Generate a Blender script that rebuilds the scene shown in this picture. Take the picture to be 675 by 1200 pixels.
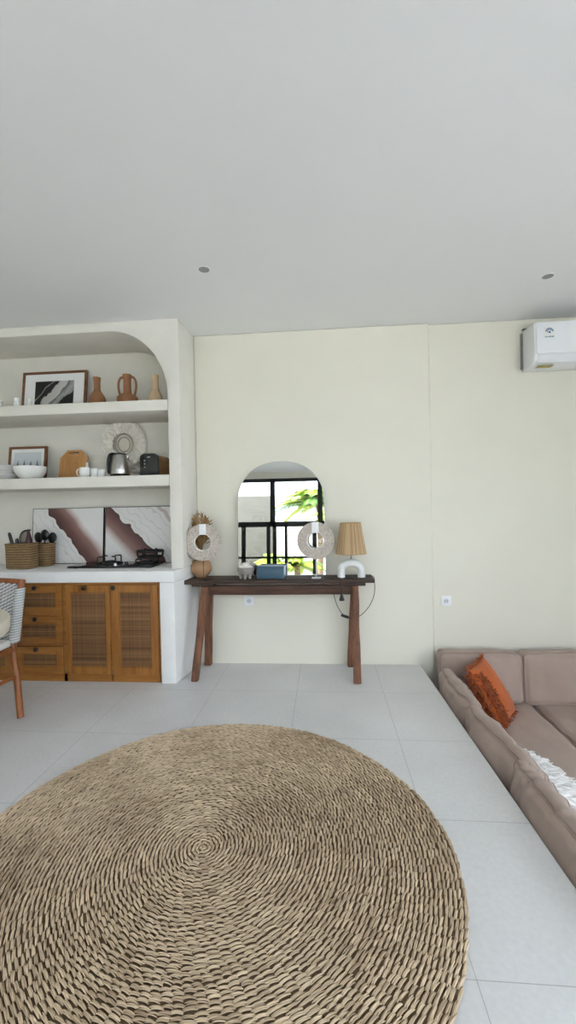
import bpy, bmesh, math, random
from math import sin, cos, pi, sqrt, atan2
from mathutils import Vector, Matrix, noise
import numpy as np

for o in list(bpy.data.objects):
    bpy.data.objects.remove(o)
SC = bpy.context.scene
C = SC.collection
rnd = random.Random(7)

# ------------------------------------------------------------------ camera
cam = bpy.data.cameras.new('camera')
cam.sensor_fit = 'HORIZONTAL'
cam.sensor_width = 36.0
cam.lens = 501.08 / 675 * 36.0
cam.clip_start = 0.02
camo = bpy.data.objects.new('camera', cam)
C.objects.link(camo)
fw = Vector((-0.08297984, 0.99649621, -0.0104715))
rt = Vector((0.996355, 0.08275041, -0.02071443))
up = Vector((0.01977533, 0.01215221, 0.99973059))
m = Matrix((rt, up, -fw)).transposed().to_4x4()
m.translation = (0, 0, 1.2936)
camo.matrix_world = m
SC.camera = camo

# ------------------------------------------------------------------ world, sun, exposure
SC.view_settings.view_transform = 'Standard'
SC.view_settings.look = 'None'
SC.view_settings.exposure = 0.15
SC.view_settings.gamma = 1.0
SC.view_settings.use_curve_mapping = False
W = bpy.data.worlds.new('sky')
SC.world = W
W.use_nodes = True
nt = W.node_tree
nt.nodes.clear()
wo = nt.nodes.new('ShaderNodeOutputWorld')
bg = nt.nodes.new('ShaderNodeBackground')
bg.inputs['Color'].default_value = (0.765, 0.855, 1.0, 1)
bg.inputs['Strength'].default_value = 5.5
nt.links.new(bg.outputs[0], wo.inputs[0])
# bright hazy sky: the zenith gives more than the horizon
tc_ = nt.nodes.new('ShaderNodeTexCoord')
sx_ = nt.nodes.new('ShaderNodeSeparateXYZ')
mr_ = nt.nodes.new('ShaderNodeMapRange')
mr_.inputs['From Min'].default_value = 0.0
mr_.inputs['From Max'].default_value = 1.0
mr_.inputs['To Min'].default_value = 3.9
mr_.inputs['To Max'].default_value = 13.0
nt.links.new(tc_.outputs['Generated'], sx_.inputs[0])
nt.links.new(sx_.outputs[2], mr_.inputs['Value'])
nt.links.new(mr_.outputs[0], bg.inputs['Strength'])

sun = bpy.data.lights.new('sun', 'SUN')
sun.energy = 15.0
sun.angle = math.radians(3)
sun.color = (1.0, 0.97, 0.92)
suno = bpy.data.objects.new('sun', sun)
C.objects.link(suno)
# high sun along the facade: lights the terrace and garden, never enters the room
suno.rotation_euler = Vector((0.60, -0.18, -0.78)).to_track_quat('-Z', 'Y').to_euler()


def portal(name, loc, rot, sx, sy):
    l = bpy.data.lights.new(name, 'AREA')
    l.shape = 'RECTANGLE'
    l.size, l.size_y = sx, sy
    l.cycles.is_portal = True
    o = bpy.data.objects.new(name, l)
    o.location, o.rotation_euler = loc, rot
    C.objects.link(o)


portal('window_daylight', (0.0, -2.06, 1.3), (pi / 2, 0, pi), 8.4, 2.6)
portal('side_daylight', (4.36, -.2, 1.3), (pi / 2, 0, pi / 2), 3.4, 2.6)


# ------------------------------------------------------------------ materials
def lin(c):
    if isinstance(c, str):
        c = c.lstrip('#')
        c = [int(c[i:i + 2], 16) for i in (0, 2, 4)]
    r = []
    for v in c:
        v = v / 255.0
        r.append(v / 12.92 if v <= 0.04045 else ((v + 0.055) / 1.055) ** 2.4)
    return tuple(r) + (1.0,)


class NT:
    """small node helper"""
    def __init__(self, name):
        self.m = bpy.data.materials.new(name)
        self.m.use_nodes = True
        self.t = self.m.node_tree
        self.b = self.t.nodes['Principled BSDF']

    def n(self, typ, **kw):
        x = self.t.nodes.new(typ)
        for k, v in kw.items():
            if k in x.inputs.keys():
                x.inputs[k].default_value = v
            else:
                setattr(x, k, v)
        return x

    def l(self, a, b):
        self.t.links.new(a, b)

    def math(self, op, a, b=None, c=None):
        x = self.t.nodes.new('ShaderNodeMath')
        x.operation = op
        for i, v in enumerate((a, b, c)):
            if v is None:
                continue
            if isinstance(v, (int, float)):
                x.inputs[i].default_value = v
            else:
                self.l(v, x.inputs[i])
        return x.outputs[0]

    def mix(self, fac, a, b, blend='MIX'):
        x = self.t.nodes.new('ShaderNodeMix')
        x.data_type = 'RGBA'
        x.blend_type = blend
        for sock, v in ((x.inputs[0], fac), (x.inputs[6], a), (x.inputs[7], b)):
            if isinstance(v, (int, float)):
                sock.default_value = v
            elif isinstance(v, tuple):
                sock.default_value = v
            else:
                self.l(v, sock)
        return x.outputs[2]

    def coord(self, scale=(1, 1, 1), rot=(0, 0, 0), loc=(0, 0, 0), kind='Object'):
        tc = self.t.nodes.new('ShaderNodeTexCoord')
        mp = self.t.nodes.new('ShaderNodeMapping')
        mp.inputs['Scale'].default_value = scale
        mp.inputs['Rotation'].default_value = rot
        mp.inputs['Location'].default_value = loc
        self.l(tc.outputs[kind], mp.inputs[0])
        return mp.outputs[0]

    def noise(self, vec, scale, detail=3, rough=.5):
        x = self.n('ShaderNodeTexNoise')
        x.inputs['Scale'].default_value = scale
        x.inputs['Detail'].default_value = detail
        x.inputs['Roughness'].default_value = rough
        self.l(vec, x.inputs['Vector'])
        return x.outputs['Fac']

    def ramp(self, fac, stops):
        x = self.t.nodes.new('ShaderNodeValToRGB')
        e = x.color_ramp.elements
        while len(e) < len(stops):
            e.new(0.5)
        for el, (p, c) in zip(e, stops):
            el.position = p
            el.color = c
        self.l(fac, x.inputs[0])
        return x.outputs[0]

    def bump(self, h, strength=.3, dist=.01):
        x = self.t.nodes.new('ShaderNodeBump')
        x.inputs['Strength'].default_value = strength
        x.inputs['Distance'].default_value = dist
        self.l(h, x.inputs['Height'])
        self.l(x.outputs[0], self.b.inputs['Normal'])


def plain(name, col, rough=.6, var=.06, scale=12, bump=0.0, bscale=60, metal=0, spec=.5, bdist=.004, coat=0):
    k = NT(name)
    c = lin(col)
    v = k.coord()
    f = k.noise(v, scale, 4)
    lo = tuple(max(0, x * (1 - var)) for x in c[:3]) + (1,)
    hi = tuple(min(1, x * (1 + var)) for x in c[:3]) + (1,)
    k.l(k.ramp(f, [(.3, lo), (.7, hi)]), k.b.inputs['Base Color'])
    k.b.inputs['Roughness'].default_value = rough
    k.b.inputs['Metallic'].default_value = metal
    k.b.inputs['Specular IOR Level'].default_value = spec
    k.b.inputs['Coat Weight'].default_value = coat
    if bump:
        k.bump(k.noise(v, bscale, 4), bump, bdist)
    return k.m


def wood(name, c0, c1, rough=.5, axis='X', scale=9, stretch=12, bump=.15):
    k = NT(name)
    s = [stretch, stretch, stretch]
    s['XYZ'.index(axis)] = 1.0
    v = k.coord(tuple(s))
    f = k.noise(v, scale * .35, 6, .6)
    g = k.noise(v, scale * 1.5, 3)
    h = k.math('ADD', k.math('MULTIPLY', f, .7), k.math('MULTIPLY', g, .3))
    k.l(k.ramp(h, [(.36, lin(c0)), (.64, lin(c1))]), k.b.inputs['Base Color'])
    k.b.inputs['Roughness'].default_value = rough
    if bump:
        k.bump(h, bump, .003)
    return k.m


def attr_mat(name, c0, c1, rough=.8, sheen=0):
    """colour between c0 and c1 by the strand's own tint (attribute)"""
    k = NT(name)
    a = k.n('ShaderNodeAttribute', attribute_name='tint')
    k.l(k.ramp(a.outputs['Fac'], [(0, lin(c0)), (1, lin(c1))]), k.b.inputs['Base Color'])
    k.b.inputs['Roughness'].default_value = rough
    k.b.inputs['Sheen Weight'].default_value = sheen
    return k.m


def fabric(name, col, weave=900, rough=.9, var=.05, bump=.25):
    k = NT(name)
    v = k.coord()
    c = lin(col)
    lo = tuple(x * (1 - var) for x in c[:3]) + (1,)
    hi = tuple(min(1, x * (1 + var)) for x in c[:3]) + (1,)
    f = k.noise(v, 7, 4)
    k.l(k.ramp(f, [(.3, lo), (.7, hi)]), k.b.inputs['Base Color'])
    k.b.inputs['Roughness'].default_value = rough
    k.b.inputs['Sheen Weight'].default_value = .15
    k.bump(k.noise(v, weave, 2), bump, .0012)
    return k.m


M = {}
M['wall'] = plain('cream_paint', (232, 228, 212), .75, .015, 2.5, .12, 45, bdist=.003)
M['ceiling'] = plain('ceiling_paint', (243, 243, 242), .85, .012, 1.3)
M['plaster'] = plain('plaster', (228, 224, 213), .8, .035, 5, .3, 25, bdist=.005)
M['plaster_white'] = plain('white_plaster', (236, 235, 231), .7, .03, 7, .35, 30, bdist=.005)
M['steel_black'] = plain('black_steel', (22, 22, 24), .45)
M['teak'] = wood('teak', '#875320', '#a97232', .42, 'Z', 8, 9)
M['teak_h'] = wood('teak_across', '#875320', '#a97232', .42, 'X', 8, 9)
M['chair_teak'] = wood('chair_teak', '#7d4620', '#a5622e', .4, 'Z', 9, 8)
M['old_wood'] = wood('old_dark_wood', '#241811', '#4a3325', .6, 'X', 10, 10, .5)
M['old_leg'] = wood('old_brown_wood', '#4b2e1f', '#8a5a3c', .65, 'Z', 9, 9, .5)
M['knob'] = plain('dark_knob', (38, 28, 26), .4)
M['rattan'] = attr_mat('rattan', '#5e3f26', '#a97c50', .7)
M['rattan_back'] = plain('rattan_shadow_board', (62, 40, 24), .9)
M['black'] = plain('black_plastic', (18, 18, 19), .35)
M['black_gloss'] = plain('black_glass', (10, 10, 11), .08)
M['iron'] = plain('cast_iron', (20, 20, 21), .55)
M['socket_grey'] = plain('socket_grey', (205, 206, 207), .5)
M['chrome'] = plain('brushed_steel', (196, 194, 190), .28, .03, 30, metal=1)
M['white_ceramic'] = plain('white_ceramic', (238, 238, 234), .25, .015)
M['white_matte'] = plain('white_matte', (240, 240, 238), .5, .02, 20, .1, 90, bdist=.002)
M['white_plastic'] = plain('white_plastic', (240, 241, 242), .3, .01)
M['grey_plastic'] = plain('grey_plastic', (150, 152, 153), .5)
M['terracotta'] = plain('terracotta', (150, 104, 70), .85, .1, 18, .3, 60)
M['sand_clay'] = plain('sand_clay', (214, 186, 150), .85, .06, 14, .25, 60)
M['gourd'] = plain('tan_clay', (176, 138, 102), .6, .16, 9, .2, 40)
M['frame_wood'] = wood('frame_walnut', '#5f3a22', '#7f5030', .5, 'X', 10, 8)
M['paper'] = plain('white_paper', (238, 238, 236), .7, .01)
M['board_wood'] = wood('board_wood', '#b07a44', '#cc9a60', .5, 'Z', 7, 7)
M['copper_wood'] = wood('toaster_wood', '#8f6238', '#b58450', .45, 'Y', 8, 6)
M['blue_box'] = plain('blue_lacquer', (60, 92, 110), .4, .04)
M['blue_box_dark'] = plain('dark_blue_lacquer', (38, 56, 72), .45, .04)
M['stone_grey'] = plain('grey_stone', (150, 145, 138), .7, .12, 40, .2, 90)
M['shell'] = plain('white_shell', (236, 228, 222), .45, .06, 25)
M['sofa'] = fabric('taupe_linen', (172, 152, 140), 700, .92, .04)
M['sofa_pipe'] = fabric('taupe_piping', (150, 131, 120), 700, .92, .04)
M['orange'] = fabric('rust_cotton', (190, 94, 34), 800, .95, .08)
M['orange_fringe'] = attr_mat('rust_fringe', '#84380f', '#bf6225', .9, .2)
M['white_cotton'] = fabric('white_cotton', (236, 233, 228), 700, .95, .03)
M['white_fringe'] = attr_mat('white_fringe', '#d4d0ca', '#f4f2ee', .9, .2)
M['rug'] = attr_mat('seagrass', '#a0876b', '#e6cfae', .85)
M['rug_base'] = plain('seagrass_core', (104, 84, 62), .95)
M['rope'] = attr_mat('rope_weave', '#8d949b', '#e2e2de', .9)
M['limestone'] = plain('limestone', (226, 219, 200), .6, .03, 30)
M['raffia'] = attr_mat('raffia', '#a5875f', '#d4b78f', .85)
M['dried'] = attr_mat('dried_grass', '#8a6a40', '#c09a66', .9)
M['beads'] = attr_mat('shell_beads', '#b5a89c', '#dcd3c8', .6)
M['feather'] = attr_mat('cream_feather', '#d9d1c3', '#f3eee4', .9)
M['ring_metal'] = plain('dark_ring', (128, 122, 112), .6)
M['hoop'] = plain('jute_hoop', (170, 162, 148), .8)
M['red_mill'] = plain('dark_red_lacquer', (62, 15, 17), .3)
M['cord'] = plain('black_cord', (24, 22, 22), .6)
M['gold_sticker'] = plain('gold_sticker', (176, 156, 70), .4)
M['teal'] = plain('teal_print', (54, 112, 140), .5)
M['sticker_text'] = plain('grey_print', (120, 150, 165), .5)
M['leaf'] = attr_mat('palm_leaf', '#4a7a1c', '#b0bf34', .5)
M['trunk'] = plain('palm_trunk', (120, 100, 78), .9, .2, 20, .6, 30)
M['beige_wall'] = plain('beige_render', (90, 87, 77), .9, .03, 3)
M['white_render'] = plain('white_render', (240, 240, 238), .9, .02, 3)
M['terrace'] = plain('terrace_stone', (190, 188, 182), .8, .05, 3)


def mk_floor():
    k = NT('grey_tile')
    tc = k.t.nodes.new('ShaderNodeTexCoord')
    sp = k.t.nodes.new('ShaderNodeSeparateXYZ')
    k.l(tc.outputs['Object'], sp.inputs[0])
    def lines(s, off):
        f = k.math('FRACT', k.math('DIVIDE', k.math('SUBTRACT', s, off - 60.0), .6))
        d = k.math('ABSOLUTE', k.math('SUBTRACT', f, .5))
        return k.math('GREATER_THAN', d, .5 - .0013 / .6)
    g = k.math('MAXIMUM', lines(sp.outputs[0], .389), lines(sp.outputs[1], 1.184))
    v = tc.outputs['Object']
    f1 = k.noise(v, 2.2, 4)
    f2 = k.noise(v, 55, 3)
    base = k.ramp(k.math('ADD', k.math('MULTIPLY', f1, .6), k.math('MULTIPLY', f2, .4)),
                  [(.36, lin((212, 211, 209))), (.64, lin((225, 224, 222)))])
    col = k.mix(k.math('MULTIPLY', g, .5), base, lin((120, 118, 116)))
    k.l(col, k.b.inputs['Base Color'])
    k.b.inputs['Roughness'].default_value = .42
    k.b.inputs['Specular IOR Level'].default_value = .4
    k.bump(k.math('SUBTRACT', k.math('MULTIPLY', f2, .25), g), .25, .0015)
    return k.m


M['floor'] = mk_floor()


def mk_mirror():
    k = NT('mirror_silver')
    k.b.inputs['Base Color'].default_value = (.92, .93, .93, 1)
    k.b.inputs['Metallic'].default_value = 1
    k.b.inputs['Roughness'].default_value = .0
    return k.m


M['mirror'] = mk_mirror()


def mk_glass():
    k = NT('window_glass')
    t = k.n('ShaderNodeBsdfTransparent')
    t.inputs[0].default_value = (.97, .97, .97, 1)
    g = k.n('ShaderNodeBsdfGlossy')
    g.inputs['Roughness'].default_value = .01
    f = k.n('ShaderNodeFresnel')
    f.inputs[0].default_value = 1.45
    mx = k.n('ShaderNodeMixShader')
    k.l(f.outputs[0], mx.inputs[0])
    k.l(t.outputs[0], mx.inputs[1])
    k.l(g.outputs[0], mx.inputs[2])
    k.l(mx.outputs[0], k.t.nodes['Material Output'].inputs[0])
    return k.m


M['glass'] = mk_glass()


def mk_abstract():
    """black print with one broad pale diagonal sweep"""
    k = NT('abstract_print')
    tc = k.t.nodes.new('ShaderNodeTexCoord')
    sp = k.t.nodes.new('ShaderNodeSeparateXYZ')
    k.l(tc.outputs['Object'], sp.inputs[0])
    x, z = sp.outputs[0], sp.outputs[2]
    n = k.noise(tc.outputs['Object'], 9, 2)
    d = k.math('ADD', k.math('MULTIPLY', x, .72), k.math('MULTIPLY', z, -.69))
    d = k.math('ADD', d, k.math('MULTIPLY', k.math('SUBTRACT', n, .5), .10))
    u = k.math('ADD', k.math('MULTIPLY', d, 2.0), .72)
    c = k.ramp(u, [(.0, lin((18, 18, 18))), (.30, lin((22, 22, 22))), (.315, lin((188, 186, 182))), (.325, lin((24, 24, 24))), (.40, lin((16, 16, 16))), (.41, lin((186, 183, 178))),
                   (.53, lin((196, 194, 190))), (.55, lin((96, 95, 94))), (.60, lin((168, 167, 165))), (.66, lin((140, 139, 138))), (.67, lin((18, 18, 18))), (.85, lin((30, 30, 30)))])
    k.l(c, k.b.inputs['Base Color'])
    k.b.inputs['Roughness'].default_value = .35
    return k.m


M['abstract'] = mk_abstract()


def mk_trees():
    """misty grove print: pale ground, dark tree shapes at the foot"""
    k = NT('misty_tree_print')
    tc = k.t.nodes.new('ShaderNodeTexCoord')
    sp = k.t.nodes.new('ShaderNodeSeparateXYZ')
    k.l(tc.outputs['Object'], sp.inputs[0])
    x, z = sp.outputs[0], sp.outputs[2]
    f = k.math('ABSOLUTE', k.math('SUBTRACT', k.math('FRACT', k.math('MULTIPLY', x, 17)), .5))
    hgt = k.math('ADD', k.math('MULTIPLY', k.math('SUBTRACT', .45, f), .22), .06)
    nz = k.noise(tc.outputs['Object'], 40, 3)
    hgt = k.math('ADD', hgt, k.math('MULTIPLY', nz, .05))
    t = k.math('LESS_THAN', z, hgt)
    k.l(k.mix(k.math('MULTIPLY', t, .75), lin((206, 212, 214)), lin((70, 76, 80))), k.b.inputs['Base Color'])
    k.b.inputs['Roughness'].default_value = .35
    return k.m


M['trees'] = mk_trees()


def mk_agate(name, nx, nz, d0, sgn, w):
    """white marbled panel with one brown diagonal band: scalloped on one side, fading out on the other"""
    k = NT(name)
    tc = k.t.nodes.new('ShaderNodeTexCoord')
    sp = k.t.nodes.new('ShaderNodeSeparateXYZ')
    k.l(tc.outputs['Object'], sp.inputs[0])
    x, z = sp.outputs[0], sp.outputs[2]
    nA = k.noise(k.coord((1, 1, 1), loc=(d0 * 9, 0, sgn)), 10, 1, .4)
    nC = k.noise(tc.outputs['Object'], 4, 2)
    d = k.math('ADD', k.math('MULTIPLY', x, nx), k.math('MULTIPLY', z, nz))
    t = k.math('MULTIPLY', k.math('SUBTRACT', d, d0), sgn)
    te = k.math('ADD', t, k.math('MULTIPLY', k.math('SUBTRACT', nA, .5), .11))
    ts_ = k.math('ADD', t, k.math('MULTIPLY', k.math('SUBTRACT', nC, .5), .06))
    soft = k.ramp(k.math('DIVIDE', ts_, w), [(.0, lin((84, 54, 50))), (.30, lin((112, 76, 70))), (.62, lin((146, 112, 104))), (.80, lin((206, 192, 186))), (.95, lin((230, 228, 225)))])
    edge = k.math('GREATER_THAN', te, 0)
    f = k.math('ABSOLUTE', k.math('SUBTRACT', k.math('FRACT', k.math('MULTIPLY', te, 15)), .5))
    thin = k.math('MULTIPLY', k.math('LESS_THAN', f, .05), k.math('MULTIPLY', k.noise(tc.outputs['Object'], 6, 2), .5))
    white = k.mix(thin, lin((231, 229, 226)), lin((150, 112, 102)))
    far = k.math('LESS_THAN', k.math('ABSOLUTE', k.math('ADD', te, .30)), .022)
    white = k.mix(k.math('MULTIPLY', far, .5), white, lin((176, 140, 130)))
    k.l(k.mix(edge, white, soft), k.b.inputs['Base Color'])
    k.b.inputs['Roughness'].default_value = .3
    return k.m


M['agateA'] = mk_agate('agate_panel_a', .771, .636, .150, 1, .20)
M['agateB'] = mk_agate('agate_panel_b', .686, .727, .155, -1, .20)


def mk_basket():
    k = NT('woven_basket')
    v = k.coord()
    w = k.n('ShaderNodeTexWave', wave_type='BANDS', bands_direction='Z')
    w.inputs['Scale'].default_value = 16
    w.inputs['Distortion'].default_value = 1.5
    w.inputs['Detail'].default_value = 2
    w.inputs['Detail Scale'].default_value = 6
    k.l(v, w.inputs['Vector'])
    f = k.noise(v, 60, 3)
    h = k.math('ADD', k.math('MULTIPLY', w.outputs['Fac'], .6), k.math('MULTIPLY', f, .4))
    k.l(k.ramp(h, [(.2, lin('#5e4a30')), (.8, lin('#9a7c54'))]), k.b.inputs['Base Color'])
    k.b.inputs['Roughness'].default_value = .85
    k.bump(h, .7, .006)
    return k.m


M['basket'] = mk_basket()


# ------------------------------------------------------------------ mesh helpers
def merge(bm, t, mat=None):
    if mat is not None:
        t.transform(mat)
    me = bpy.data.meshes.new('tmp')
    t.to_mesh(me)
    t.free()
    bm.from_mesh(me)
    bpy.data.meshes.remove(me)


def box(bm, x0, x1, y0, y1, z0, z1, bev=0.0, seg=2, mat=None):
    t = bmesh.new()
    bmesh.ops.create_cube(t, size=1)
    for v in t.verts:
        v.co = Vector(((x0 + x1) / 2 + v.co.x * (x1 - x0), (y0 + y1) / 2 + v.co.y * (y1 - y0), (z0 + z1) / 2 + v.co.z * (z1 - z0)))
    if bev:
        bmesh.ops.bevel(t, geom=t.edges[:], offset=bev, segments=seg, profile=.5, affect='EDGES')
    merge(bm, t, mat)


def prism(bm, pts, axis, a, b, bev=0.0, seg=2):
    """extrude a 2-D outline along axis ('x','y','z') from a to b"""
    t = bmesh.new()
    def mk(p, q):
        if axis == 'y':
            return (p[0], q, p[1])
        if axis == 'x':
            return (q, p[0], p[1])
        return (p[0], p[1], q)
    v0 = [t.verts.new(mk(p, a)) for p in pts]
    v1 = [t.verts.new(mk(p, b)) for p in pts]
    n = len(pts)
    t.faces.new(v0)
    t.faces.new(v1[::-1])
    for i in range(n):
        t.faces.new((v0[i], v0[(i + 1) % n], v1[(i + 1) % n], v1[i]))
    bmesh.ops.recalc_face_normals(t, faces=t.faces[:])
    if bev:
        es = [e for e in t.edges if len(e.link_faces) == 2 and e.calc_face_angle(0) > .6]
        bmesh.ops.bevel(t, geom=es, offset=bev, segments=seg, profile=.5, affect='EDGES')
    merge(bm, t)


def lathe(bm, prof, seg=32, c=(0, 0, 0), mat=None, closed=True):
    t = bmesh.new()
    rings = []
    for r, z in prof:
        if r < 1e-6:
            rings.append([t.verts.new((0, 0, z))])
        else:
            rings.append([t.verts.new((r * cos(2 * pi * i / seg), r * sin(2 * pi * i / seg), z)) for i in range(seg)])
    for A, B in zip(rings, rings[1:]):
        for i in range(seg):
            j = (i + 1) % seg
            if len(A) == 1 and len(B) == 1:
                continue
            if len(A) == 1:
                t.faces.new((A[0], B[j], B[i]))
            elif len(B) == 1:
                t.faces.new((A[i], A[j], B[0]))
            else:
                t.faces.new((A[i], A[j], B[j], B[i]))
    if closed:
        for R_ in (rings[0], rings[-1]):
            if len(R_) > 1:
                t.faces.new(R_)
    bmesh.ops.recalc_face_normals(t, faces=t.faces[:])
    if mat is None:
        mat = Matrix.Translation(c)
    merge(bm, t, mat)


def tube(bm, pts, r, seg=10, closed=False, caps=True, squash=1.0):
    pts = [Vector(p) for p in pts]
    n = len(pts)
    rr = r if isinstance(r, (list, tuple)) else [r] * n
    t = bmesh.new()
    rings = []
    prev = None
    for i, p in enumerate(pts):
        if closed:
            d = pts[(i + 1) % n] - pts[i - 1]
        else:
            d = pts[min(i + 1, n - 1)] - pts[max(i - 1, 0)]
        d.normalize()
        if prev is None:
            a = Vector((0, 0, 1)) if abs(d.z) < .9 else Vector((1, 0, 0))
            u = d.cross(a).normalized()
        else:
            u = (prev - d * prev.dot(d)).normalized()
        prev = u
        w = d.cross(u)
        rings.append([t.verts.new(p + rr[i] * (u * cos(2 * pi * k / seg) + w * sin(2 * pi * k / seg) * squash)) for k in range(seg)])
    R2 = list(zip(rings, rings[1:])) + ([(rings[-1], rings[0])] if closed else [])
    for A, B in R2:
        for i in range(seg):
            j = (i + 1) % seg
            t.faces.new((A[i], A[j], B[j], B[i]))
    if caps and not closed:
        t.faces.new(rings[0])
        t.faces.new(rings[-1])
    bmesh.ops.recalc_face_normals(t, faces=t.faces[:])
    merge(bm, t)


def spline(pts, n=8):
    """Catmull-Rom through pts"""
    P = [Vector(p) for p in pts]
    P = [P[0] * 2 - P[1]] + P + [P[-1] * 2 - P[-2]]
    out = []
    for i in range(1, len(P) - 2):
        a, b, c, d = P[i - 1:i + 3]
        for k in range(n):
            t = k / n
            out.append(.5 * ((2 * b) + (c - a) * t + (2 * a - 5 * b + 4 * c - d) * t * t + (3 * b - a - 3 * c + d) * t ** 3))
    out.append(P[-2])
    return out


def ell(bm, c, r, seg=10, rings=6, mat=None):
    t = bmesh.new()
    bmesh.ops.create_uvsphere(t, u_segments=seg, v_segments=rings, radius=1)
    t.transform(Matrix.Translation(c) @ (mat or Matrix()) @ Matrix.Diagonal((r[0], r[1], r[2], 1)))
    merge(bm, t)


def finish(name, me, mat, parent=None, angle=35):
    for p in me.polygons:
        p.use_smooth = True
    me.set_sharp_from_angle(angle=math.radians(angle))
    if mat is not None:
        me.materials.append(mat)
    o = bpy.data.objects.new(name, me)
    C.objects.link(o)
    if parent is not None:
        o.parent = parent
    return o


def obj(name, bm, mat, parent=None, angle=35):
    me = bpy.data.meshes.new(name)
    bm.to_mesh(me)
    bm.free()
    return finish(name, me, M[mat] if isinstance(mat, str) else mat, parent, angle)


def tints(o, per, fn):
    """face-corner-free tint: point attribute, one value per block of `per` verts"""
    me = o.data
    a = me.attributes.new('tint', 'FLOAT', 'POINT')
    n = len(me.vertices)
    vals = np.zeros(n, dtype=np.float32)
    if isinstance(per, int):
        for b in range(0, n, per):
            vals[b:b + per] = fn(b // per)
    else:
        b = 0
        for i, c in enumerate(per):
            vals[b:b + c] = fn(i)
            b += c
        vals[b:] = .5
    a.data.foreach_set('value', vals)


def thing(name, label, cat, loc=(0, 0, 0), rotz=0, group=None):
    o = bpy.data.objects.new(name, None)
    o.empty_display_size = .05
    C.objects.link(o)
    o.location = loc
    o.rotation_euler = (0, 0, rotz)
    return tag(o, label, cat, group)


def tag(o, label, cat, group=None):
    o['label'] = label
    o['category'] = cat
    if group:
        o['group'] = group
    return o


def struct(name, bm, mat, parent=None, label=None, cat=None, angle=35):
    o = obj(name, bm, mat, parent, angle)
    if parent is None:
        o['kind'] = 'structure'
        if label:
            tag(o, label, cat)
    return o


def dup(root, loc, rotz=0, label=None, group=None):
    r = root.copy()
    C.objects.link(r)
    r.location = loc
    r.rotation_euler = (root.rotation_euler[0], root.rotation_euler[1], rotz)
    if label:
        r['label'] = label
    if group:
        r['group'] = group
    for ch in list(root.children):
        c = ch.copy()
        C.objects.link(c)
        c.parent = r
        for g in list(ch.children):
            d = g.copy()
            C.objects.link(d)
            d.parent = c
    return r


NB = bmesh.new
CEIL = 2.745
WB = 3.518      # back wall behind the console
WR = 3.545      # back wall behind the sofa
PIT = -.62
XL, XR, YB = -4.3, 4.3, -2.0


def edge_x(y):
    return .755 + (3.52 - y) * .030


# ------------------------------------------------------------------ setting
bm = NB()
prism(bm, [(XL, YB), (edge_x(YB), YB), (edge_x(3.52), 3.52), (-1.0, 3.52), (-1.0, 3.7), (XL, 3.7)], 'z', PIT, 0, .003, 1)
struct('floor', bm, 'floor', label='pale grey tiled floor with fine joints around the round rug', cat='floor')
bm = NB()
box(bm, .5, XR, YB, 3.7, PIT - .1, PIT)
struct('floor_pit', bm, 'floor', label='sunken floor beneath the sofa beside the raised tiles', cat='floor')
bm = NB()
box(bm, XL - .1, XR + .1, YB - .1, 3.9, CEIL, CEIL + .15)
struct('ceiling', bm, 'ceiling', label='plain pale grey ceiling with two small downlights', cat='ceiling')

bm = NB()
prism(bm, [(-1.06, WB), (.867, WB), (.867, WR), (XR + .1, WR), (XR + .1, 3.8), (-1.06, 3.8)], 'z', PIT - .1, CEIL, .012, 3)
struct('wall_back', bm, 'wall', label='plain cream wall behind the console table and sofa', cat='wall')
bm = NB()
box(bm, XL - .1, XL, YB - .1, 3.8, -.1, CEIL)
struct('wall_left', bm, 'wall')
# right wall with tall glazing at the camera's end
bm = NB()
box(bm, XR, XR + .12, 1.5, 3.8, PIT, CEIL)
box(bm, XR, XR + .12, -1.9, 1.5, PIT, 0)
box(bm, XR, XR + .12, -1.9, 1.5, 2.6, CEIL)
box(bm, XR, XR + .12, YB - .1, -1.9, PIT, CEIL)
struct('wall_right', bm, 'wall')
# rear wall: head beam over the glazing
bm = NB()
box(bm, XL, XR, YB - .12, YB, 2.60, CEIL)
box(bm, XL, XR, YB - .12, YB, PIT, .0)
struct('wall_rear', bm, 'wall')

# rear glazing, seen in the mirror
bm = NB()
yf0, yf1 = YB - .09, YB - .03
box(bm, XL, XR, yf0, yf1, 2.53, 2.60)
box(bm, XL, XR, yf0, yf1, 1.565, 1.675)
box(bm, XL, XR, yf0, yf1, .0, .06)
box(bm, XL, XR, yf0, yf1, .90, .94)
up_x = [-4.11, -3.10, -2.09, -1.08, -.07, .94, 1.95, 2.96, 3.97]
for x in up_x:
    box(bm, x - .05, x + .05, yf0, yf1, 1.6, 2.6)
lo_x = [(-3.2, .05), (-2.5, .03), (-1.7, .045), (-1.17, .04), (-1.04, .04), (-.80, .03), (-.20, .045), (.62, .03), (1.2, .05), (1.95, .045),
        (2.7, .03), (3.4, .05)]
for x, w in lo_x:
    box(bm, x - w, x + w, yf0, yf1, 0, 1.6)
fr = struct('window_1', bm, 'steel_black', label='black steel framed glazing reflected in the arched mirror', cat='window')
bm = NB()
box(bm, XL, XR, YB - .063, YB - .057, .03, 2.57)
obj('pane', bm, 'glass', fr)
bm = NB()
for z0, z1 in ((0, .06), (2.53, 2.6), (1.565, 1.675)):
    box(bm, XR + .03, XR + .09, -1.9, 1.5, z0, z1)
for y in (-1.875, -.77, .37, 1.475):
    box(bm, XR + .03, XR + .09, y - .025, y + .025, 0, 2.6)
fr = struct('window_2', bm, 'steel_black')
bm = NB()
box(bm, XR + .055, XR + .061, -1.88, 1.48, .03, 2.57)
obj('pane', bm, 'glass', fr)

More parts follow.
